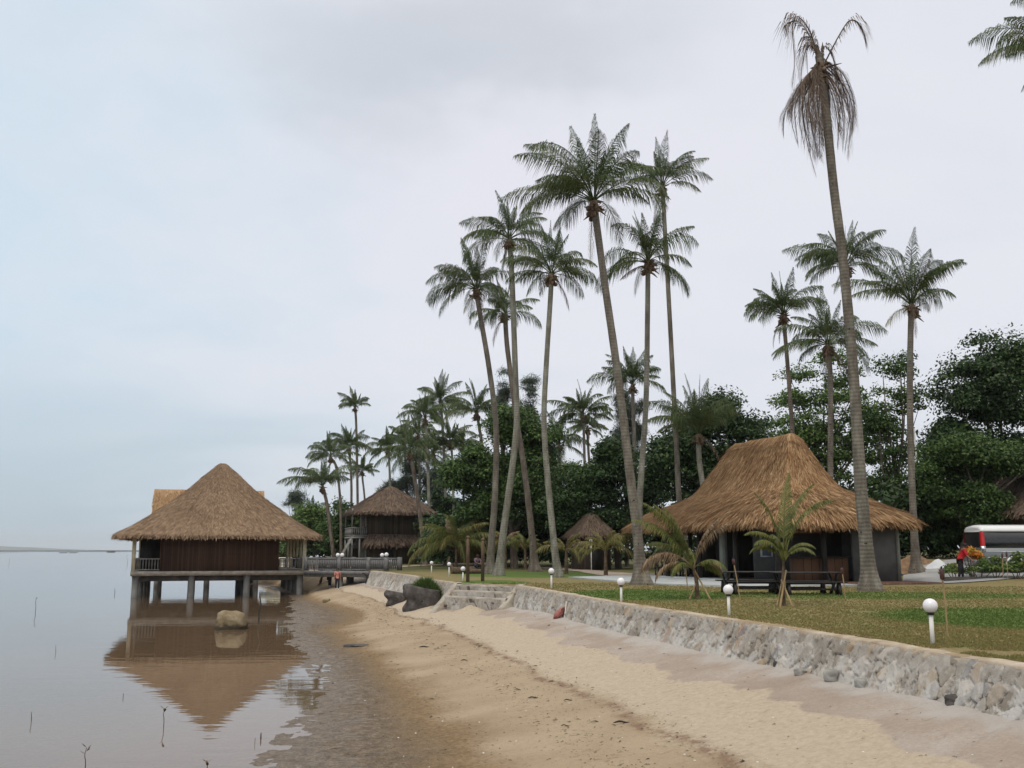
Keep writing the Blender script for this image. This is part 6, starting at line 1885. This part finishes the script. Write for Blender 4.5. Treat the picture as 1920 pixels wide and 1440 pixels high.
# small sand heap by the steps
b = ground_beach(893, 1143)
rs_ = MB()
n, m = 10, 30
V = np.array([[(r_ * math.cos(a) * 1.3, r_ * math.sin(a), .42 * (1 - r_) ** 1.3 * 1.0 + .04 * (fbm(r_ * 4 * math.cos(a) + 9, r_ * 4 * math.sin(a) + 9, 4) - .5) - .02) for a in np.linspace(0, 2 * math.pi, m, endpoint=False)] for r_ in np.linspace(1, 0.01, n)])
V = V * np.array([1, 1, .8]); V[..., 2] += beach_z(V[..., 0] + b[0], V[..., 1] + b[1]) - b[2] - .03
o = MB().grid(V, wrap=True).build('sand_heap', 'sand', None, smooth=True, attrs={'shore': np.full(n * m, .72)})
o.location = tuple(float(q) for q in b); tag(o, 'small heap of pale sand at the foot of the beach steps', 'sand heap')

# bag and white stick leaning on the wall
b = ground_beach(1049, 1159)
bg_ = thing('red_bag', 'crumpled reddish brown bag lying against the foot of the stone wall', 'bag', b, .3)
rs = np.random.RandomState(3)
th_ = np.linspace(0, math.pi, 14)[:, None]; ph = np.linspace(0, 2 * math.pi, 20, endpoint=False)[None]
d = np.stack([np.sin(th_) * np.cos(ph), np.sin(th_) * np.sin(ph), np.cos(th_) + 0 * ph], -1)
V = d * (.7 + .6 * fbm(d[..., 0] * 2.5 + 4, d[..., 2] * 2.5 + d[..., 1], 6, 4))[..., None] * np.array([.22, .14, .15])
V[..., 2] += .14 + V[..., 0] * .7
MB().grid(V, wrap=True).build('sack', 'red_bag', bg_, smooth=True)
MB().tube(catmull([(.0, -.1, .18), (.08, -.14, .34), (.18, -.05, .22)], 8), [.012] * 8, 6).build('strap', 'black', bg_)
sk = thing('white_stick', 'short white plastic pipe leaning on the wall beside the reddish bag', 'pipe', (b[0] + .16, b[1] - .22, b[2]), 0)
MB().tube([(0, 0, -.03), (.07, .06, .55)], [.022, .022], 8).build('pipe', 'post_white', sk)

# driftwood by the end of the brown wall
for k, (u, v, az, L) in enumerate(((838, 1129, .6, 1.4), (846, 1121, .9, 1.2), (850, 1132, .3, 1.1), (855, 1124, .75, 1.5))):
    b = ground_beach(u, v)
    o = MB().tube(catmull([(0, 0, .05), (math.cos(az) * L * .5, .1, .05 + math.sin(az) * L * .28), (math.cos(az) * L * .95, .25, .05 + math.sin(az) * L * .5)], 8), np.linspace(.06, .025, 8), 7).build('driftwood', 'cane' if k % 2 else 'driftwood')
    o.location = tuple(float(q) for q in b)
    tag(o, 'dry branch leaning on the end of the brown wall beside the grassy rock', 'driftwood', 'dry branches at the wall end')
b = ground_beach(862, 1139)
o = MB().tube(catmull([(-.7, 0, .05), (0, .05, .06), (.75, 0, .05)], 8), np.linspace(.05, .04, 8), 8).build('driftwood', 'driftwood'); o.location = tuple(float(q) for q in b)
tag(o, 'brown driftwood pole lying on the sand in front of the beach steps', 'driftwood')
b = ground_beach(690, 1095)
o = thing('stump', 'dark forked driftwood stump on the sand under the land end of the footbridge', 'driftwood', b)
MB().tube(catmull([(0, 0, -.1), (.05, 0, .3), (-.05, 0, .62)], 8), np.linspace(.22, .12, 8), 9).build('stem', 'dark_wood', o)
MB().tube(catmull([(0, 0, .45), (.35, 0, .62), (.75, 0, .60)], 7), np.linspace(.12, .04, 7), 7).build('branch', 'dark_wood', o)
MB().tube(catmull([(0, 0, .5), (-.3, 0, .72), (-.45, 0, .70)], 7), np.linspace(.10, .03, 7), 7).build('branch', 'dark_wood', o)

# sticks and mangrove seedlings in the shallows
GSd = 'mangrove sticks in the shallow water'


def seedling(u, vb, vt, lab, leafy=False, curve=.02, r=.006):
    b = gp(u, vb, 0)
    h = float(at(u, vt, b[1])[2])
    t_ = thing('mangrove_seedling' if leafy else 'stick', lab, 'seedling' if leafy else 'stick', b, 0, GSd)
    rs = np.random.RandomState(int(u))
    c = curve * h * 4 * (1 if rs.rand() < .5 else -1)
    P = catmull([(0, 0, -.4), (c * .3, 0, h * .35), (-c * .4, 0, h * .7), (c * .3, 0, h)], 10)
    MB().tube(P, np.linspace(r * 1.3, r * .7, 10), 6).build('stem', 'stake', t_)
    if leafy:
        mb = MB()
        for k in range(5):
            a = k * 2.4 + rs.rand()
            d = np.array([math.cos(a), math.sin(a) * .6, .5 + .4 * rs.rand()]); d /= np.linalg.norm(d)
            s_ = np.cross(d, [0, 0, 1]); s_ /= np.linalg.norm(s_)
            p = P[-1] + np.array([0, 0, -.05 * (k // 2)])
            l = .08 + .04 * rs.rand()
            mb.add([p, p + d * l * .5 + s_ * .022, p + d * l, p + d * l * .5 - s_ * .022], np.array([[0, 1, 2, 3]]))
        mb.build('leaf_pair', 'weed', t_)


seedling(306, 1364, 1330, 'tallest mangrove seedling in the water below the reflection of the stilt hut', True)
seedling(158, 1452, 1402, 'mangrove seedling with open leaves cut by the bottom edge', True)
seedling(58, 1354, 1334, 'short kinked stick near the left edge of the water')
seedling(231, 1308, 1300, 'tiny stick left of the reflected roof tip')
seedling(104, 1223, 1209, 'thin stick far left in the calm water')
seedling(66, 1147, 1121, 'mangrove seedling with a round leafy head far left in the lagoon', True, r=.011)
seedling(215, 1113, 1103, 'short dark stick in the lagoon left of the stilt hut', r=.016)
seedling(17, 1056, 1047, 'far stick at the left edge of the lagoon', r=.022)
seedling(238, 1056, 1040, 'forked far stick just left of the stilt hut', r=.022, curve=.06)
seedling(489, 1386, 1374, 'black upright stick at the edge of the mud', r=.011, curve=0)
seedling(478, 1395, 1383, 'thin pale stick beside the black upright stick', r=.004)
seedling(486, 1168, 1117, 'pale brown stake in the water right of the boulder', r=.035)
seedling(388, 1444, 1430, 'tiny leafy sprout at the bottom edge of the water', True, r=.006)

# seaweed crumbs and shells scattered over the beach
rs = np.random.RandomState(23)
V, n = [], 0
mb = MB()
cand = []
for _ in range(5200):
    y = math.exp(rs.uniform(math.log(9.5), math.log(62)))
    k = rs.rand()
    if k < .34:
        tt = .52 + rs.randn() * .055
    elif k < .52:
        tt = .64 + rs.randn() * .02
    elif k < .86:
        tt = rs.uniform(.02, .36)
    else:
        tt = rs.uniform(.3, .95)
    a, b_, c = float(xs(y)), float(xd(y)), float(xw(y)) - .28
    x = a + (b_ - a) * tt / .3 if tt < .3 else b_ + (c - b_) * (tt - .3) / .7
    cand.append((x, y))
cand = np.array(cand)
Z = beach_z(cand[:, 0], cand[:, 1])
for (x, y), z in zip(cand, Z):
    if z < .01:
        continue
    L = (abs(rs.randn()) * .016 + .007) * (.6 + y / 45)
    if rs.rand() < .03:
        L *= 2.4
    a = rs.normal(0.15, .7)
    d = np.array([math.cos(a), math.sin(a), 0]) * L
    s_ = np.array([-math.sin(a), math.cos(a), 0]) * L * rs.uniform(.12, .35)
    hh = np.array([0, 0, min(.03, L * .35)])
    p = np.array([x, y, z + .004])
    mb.add([p - d, p - s_ + hh * .4, p + d, p + s_ + hh * .4, p + hh + d * .2], [(0, 1, 4), (1, 2, 4), (2, 3, 4), (3, 0, 4)])
o = mb.build('seaweed_crumbs', 'weed'); tag(o, 'dark seaweed and leaf crumbs strewn over the sand and mud', 'seaweed', kind='stuff')
mb = MB()
for _ in range(90):
    y = math.exp(rs.uniform(math.log(10), math.log(30)))
    tt = rs.uniform(.15, .9)
    a, b_, c = float(xs(y)), float(xd(y)), float(xw(y)) - .28
    x = a + (b_ - a) * tt / .3 if tt < .3 else b_ + (c - b_) * (tt - .3) / .7
    z = float(beach_z(x, y)); r_ = rs.uniform(.008, .022)
    mb.lathe([(r_, 0), (r_ * .8, r_ * .35), (0, r_ * .5)], 7, (x, y, z))
o = mb.build('shells', 'shell'); tag(o, 'tiny pale shells and pebbles scattered on the sand', 'shells', kind='stuff')
for lab, u, v, L in (('bluish black scrap of weed alone on the golden sand', 1001, 1311, .13), ('dark twig on the sand left of the strand line', 1066, 1315, .10), ('curved dark weed strand lying on the sand near the strand line', 1168, 1357, .16), ('small dark twig on the golden sand below the scrap of weed', 1060, 1364, .08), ('dark leaf on the brown sand near the wet mud', 872, 1240, .12), ('flat brown leaf on the sand left of the grassy rock track', 797, 1214, .2)):
    b = ground_beach(u, v)
    P = catmull([(-L, 0, .012), (-L * .3, L * .3, .03), (L * .3, -.1 * L, .02), (L, .2 * L, .012)], 8)
    o = MB().tube(P, np.array([.3, .8, 1, .9, .9, .7, .5, .2]) * .11 * L, 6).build('weed_scrap', 'dark_wood'); o.location = tuple(float(q) for q in b)
    tag(o, lab, 'seaweed')

# ------------------------------------------------------------------ by the driveway
b = ground_lawn(1722, 1076)
n, m = 10, 36
V = np.array([[(r_ * math.cos(a) * 1.35, r_ * math.sin(a), .95 * (1 - r_) ** 1.05 + .10 * (fbm(r_ * 3 * math.cos(a) + 9, r_ * 3 * math.sin(a) + 9, 4) - .5) - .04) for a in np.linspace(0, 2 * math.pi, m, endpoint=False)] for r_ in np.linspace(1, .01, n)])
o = MB().grid(V * np.array([1, 1, .8]), wrap=True).build('earth_pile', 'gravel_pile', None, smooth=True); o.location = (float(b[0]), float(b[1]) + 1.2, float(b[2])); tag(o, 'brown earth pile at the foot of the driveway palm', 'earth pile')
b2 = (float(b[0]) + 1.1, float(b[1]) + 1.1, float(b[2]))
n = 9
V = np.array([[(x_, y_, .70 * (1 - abs(x_ - .35) / 1.0) * (1 - q) + .03 + .04 * fbm(x_ * 5 + 9, q * 4, 3)) for x_, y_ in [((-.35 + 1.5 * k / (n - 1)), -.75 * q)]] [0] for q in np.linspace(0, 1, 5) for k in range(n)]).reshape(5, n, 3)
o = MB().grid(V).grid(V * np.array([1, 1, 1]) - np.array([0, -.012, .012])).build('white_sheet', 'sheet_white', None, smooth=True); o.location = b2; tag(o, 'white sheet spread over the side of the brown earth pile', 'sheet')
b = ground_lawn(1792, 1070)
o = MB().grid(V[:, :, :] * 0 + np.array([[[r_ * math.cos(a) * 1.7, r_ * math.sin(a), .9 * (1 - r_) - .05 + .15 * (fbm(math.cos(a) * r_ * 3 + 5, math.sin(a) * r_ * 3 + 5, 8) - .5)] for a in np.linspace(0, 2 * math.pi, n)] for r_ in np.linspace(1, .01, 5)])).build('earth_pile', 'gravel_pile', None, smooth=True)
o.location = (float(b[0]) - .3, float(b[1]) + 4.2, float(b[2])); tag(o, 'darker earth mound behind the person in red, left of the van', 'earth pile')

kb = ground_lawn(1768, 1091)
ke = thing('planter_kerb', 'dark low kerb holding the planting bed in front of the van', 'kerb', (kb[0], kb[1], kb[2]), .05)
MB().box(0, 8, -.12, .12, -.2, .22).build('kerb_stone', 'kerb_dark', ke)


def shrub(label, u, v, dy, cl, mat, seed, size=.16, per=60, asp=.35, name='shrub', group='shrubs in the planting bed before the van', up=.6):
    b = ground_lawn(u, v); b = np.array([b[0] * (b[1] + dy) / b[1], b[1] + dy, 0]); b[2] = float(lawn_z(b[0], b[1]))
    rs = np.random.RandomState(seed)
    root = thing(name, label, 'shrub', b, 0, group)
    C = np.array([c[:3] for c in cl]); Rr = np.array([c[3] for c in cl])
    mb = MB(); leaves(mb, C, Rr, per, size, rs, asp, up)
    mb.build('foliage', mat, root)
    tm = MB()
    for c in C:
        tm.tube([(c[0] * .2, c[1] * .2, -.05), tuple(c)], [.025, .012], 5)
    tm.build('stem', 'bark', root)


shrub('orange and yellow croton shrub in front of the tail of the van', 1824, 1088, .8, [(-.2, 0, 1.05, .26), (.15, 0, 1.0, .26), (.35, .1, .9, .22), (0, .1, 1.2, .2), (-.38, 0, .98, .18)], 'croton', 1, .26, 130, .28)
shrub('bright green leafy shrub at the left end of the planting bed', 1790, 1089, .5, [(-.3, 0, .32, .3), (.1, 0, .38, .32), (.4, .1, .3, .28), (-.05, .2, .5, .22)], 'shrub', 2, .15, 220)
shrub('mixed green shrub between the croton and the cane torches', 1838, 1089, .7, [(-.3, 0, .35, .3), (.2, 0, .55, .28), (.6, 0, .35, .3), (.3, .2, .75, .2)], 'shrub', 3, .18, 180, .3)
shrub('reddish green shrub behind the two cane torches', 1868, 1089, .7, [(-.2, 0, .45, .32), (.3, 0, .5, .3), (.1, .1, .8, .22), (.6, .1, .4, .3)], 'shrub', 4, .2, 170, .3)
shrub('bushy green shrub in front of the van wheel at the right edge', 1906, 1089, .7, [(-.2, 0, .4, .35), (.3, 0, .6, .38), (.7, .1, .5, .36), (.2, .1, .9, .28), (1.2, 0, .5, .4)], 'shrub', 5, .17, 240, .4)

b = at(1733, 1050, 62)
po = thing('utility_pole', 'thin pale pole standing among the dark trees right of the driveway palm', 'pole', (b[0], b[1], float(lawn_z(b[0], b[1]))))
h = float(at(1729, 803, 62)[2] - lawn_z(b[0], b[1]))
MB().tube([(0, 0, -.2), (-.02, 0, h * .5), (-.1, 0, h)], [.06, .055, .05], 8).build('shaft', 'post_white', po)
MB().tube([(-.1, 0, h - .25), (.1, 0, h - .1)], [.02, .02], 5).build('bracket', 'weathered', po)


# ------------------------------------------------------------------ air: pale haze that fades the far shore
m = bpy.data.materials.new('haze_air'); m.use_nodes = True
t = NT(m.node_tree)
vol = t.n('ShaderNodeVolumePrincipled', {'Color': (.93, .96, 1.0, 1), 'Density': 0.00009, 'Anisotropy': 0.0})
t.n('ShaderNodeOutputMaterial', {1: vol.outputs[0]})
MAT['haze'] = m
hz = MB().box(-9500, 3500, -70, 11000, -1.8, 125).build('haze', 'haze')
tag(hz, 'thin pale haze over the lagoon and the far shore', None, kind='stuff')
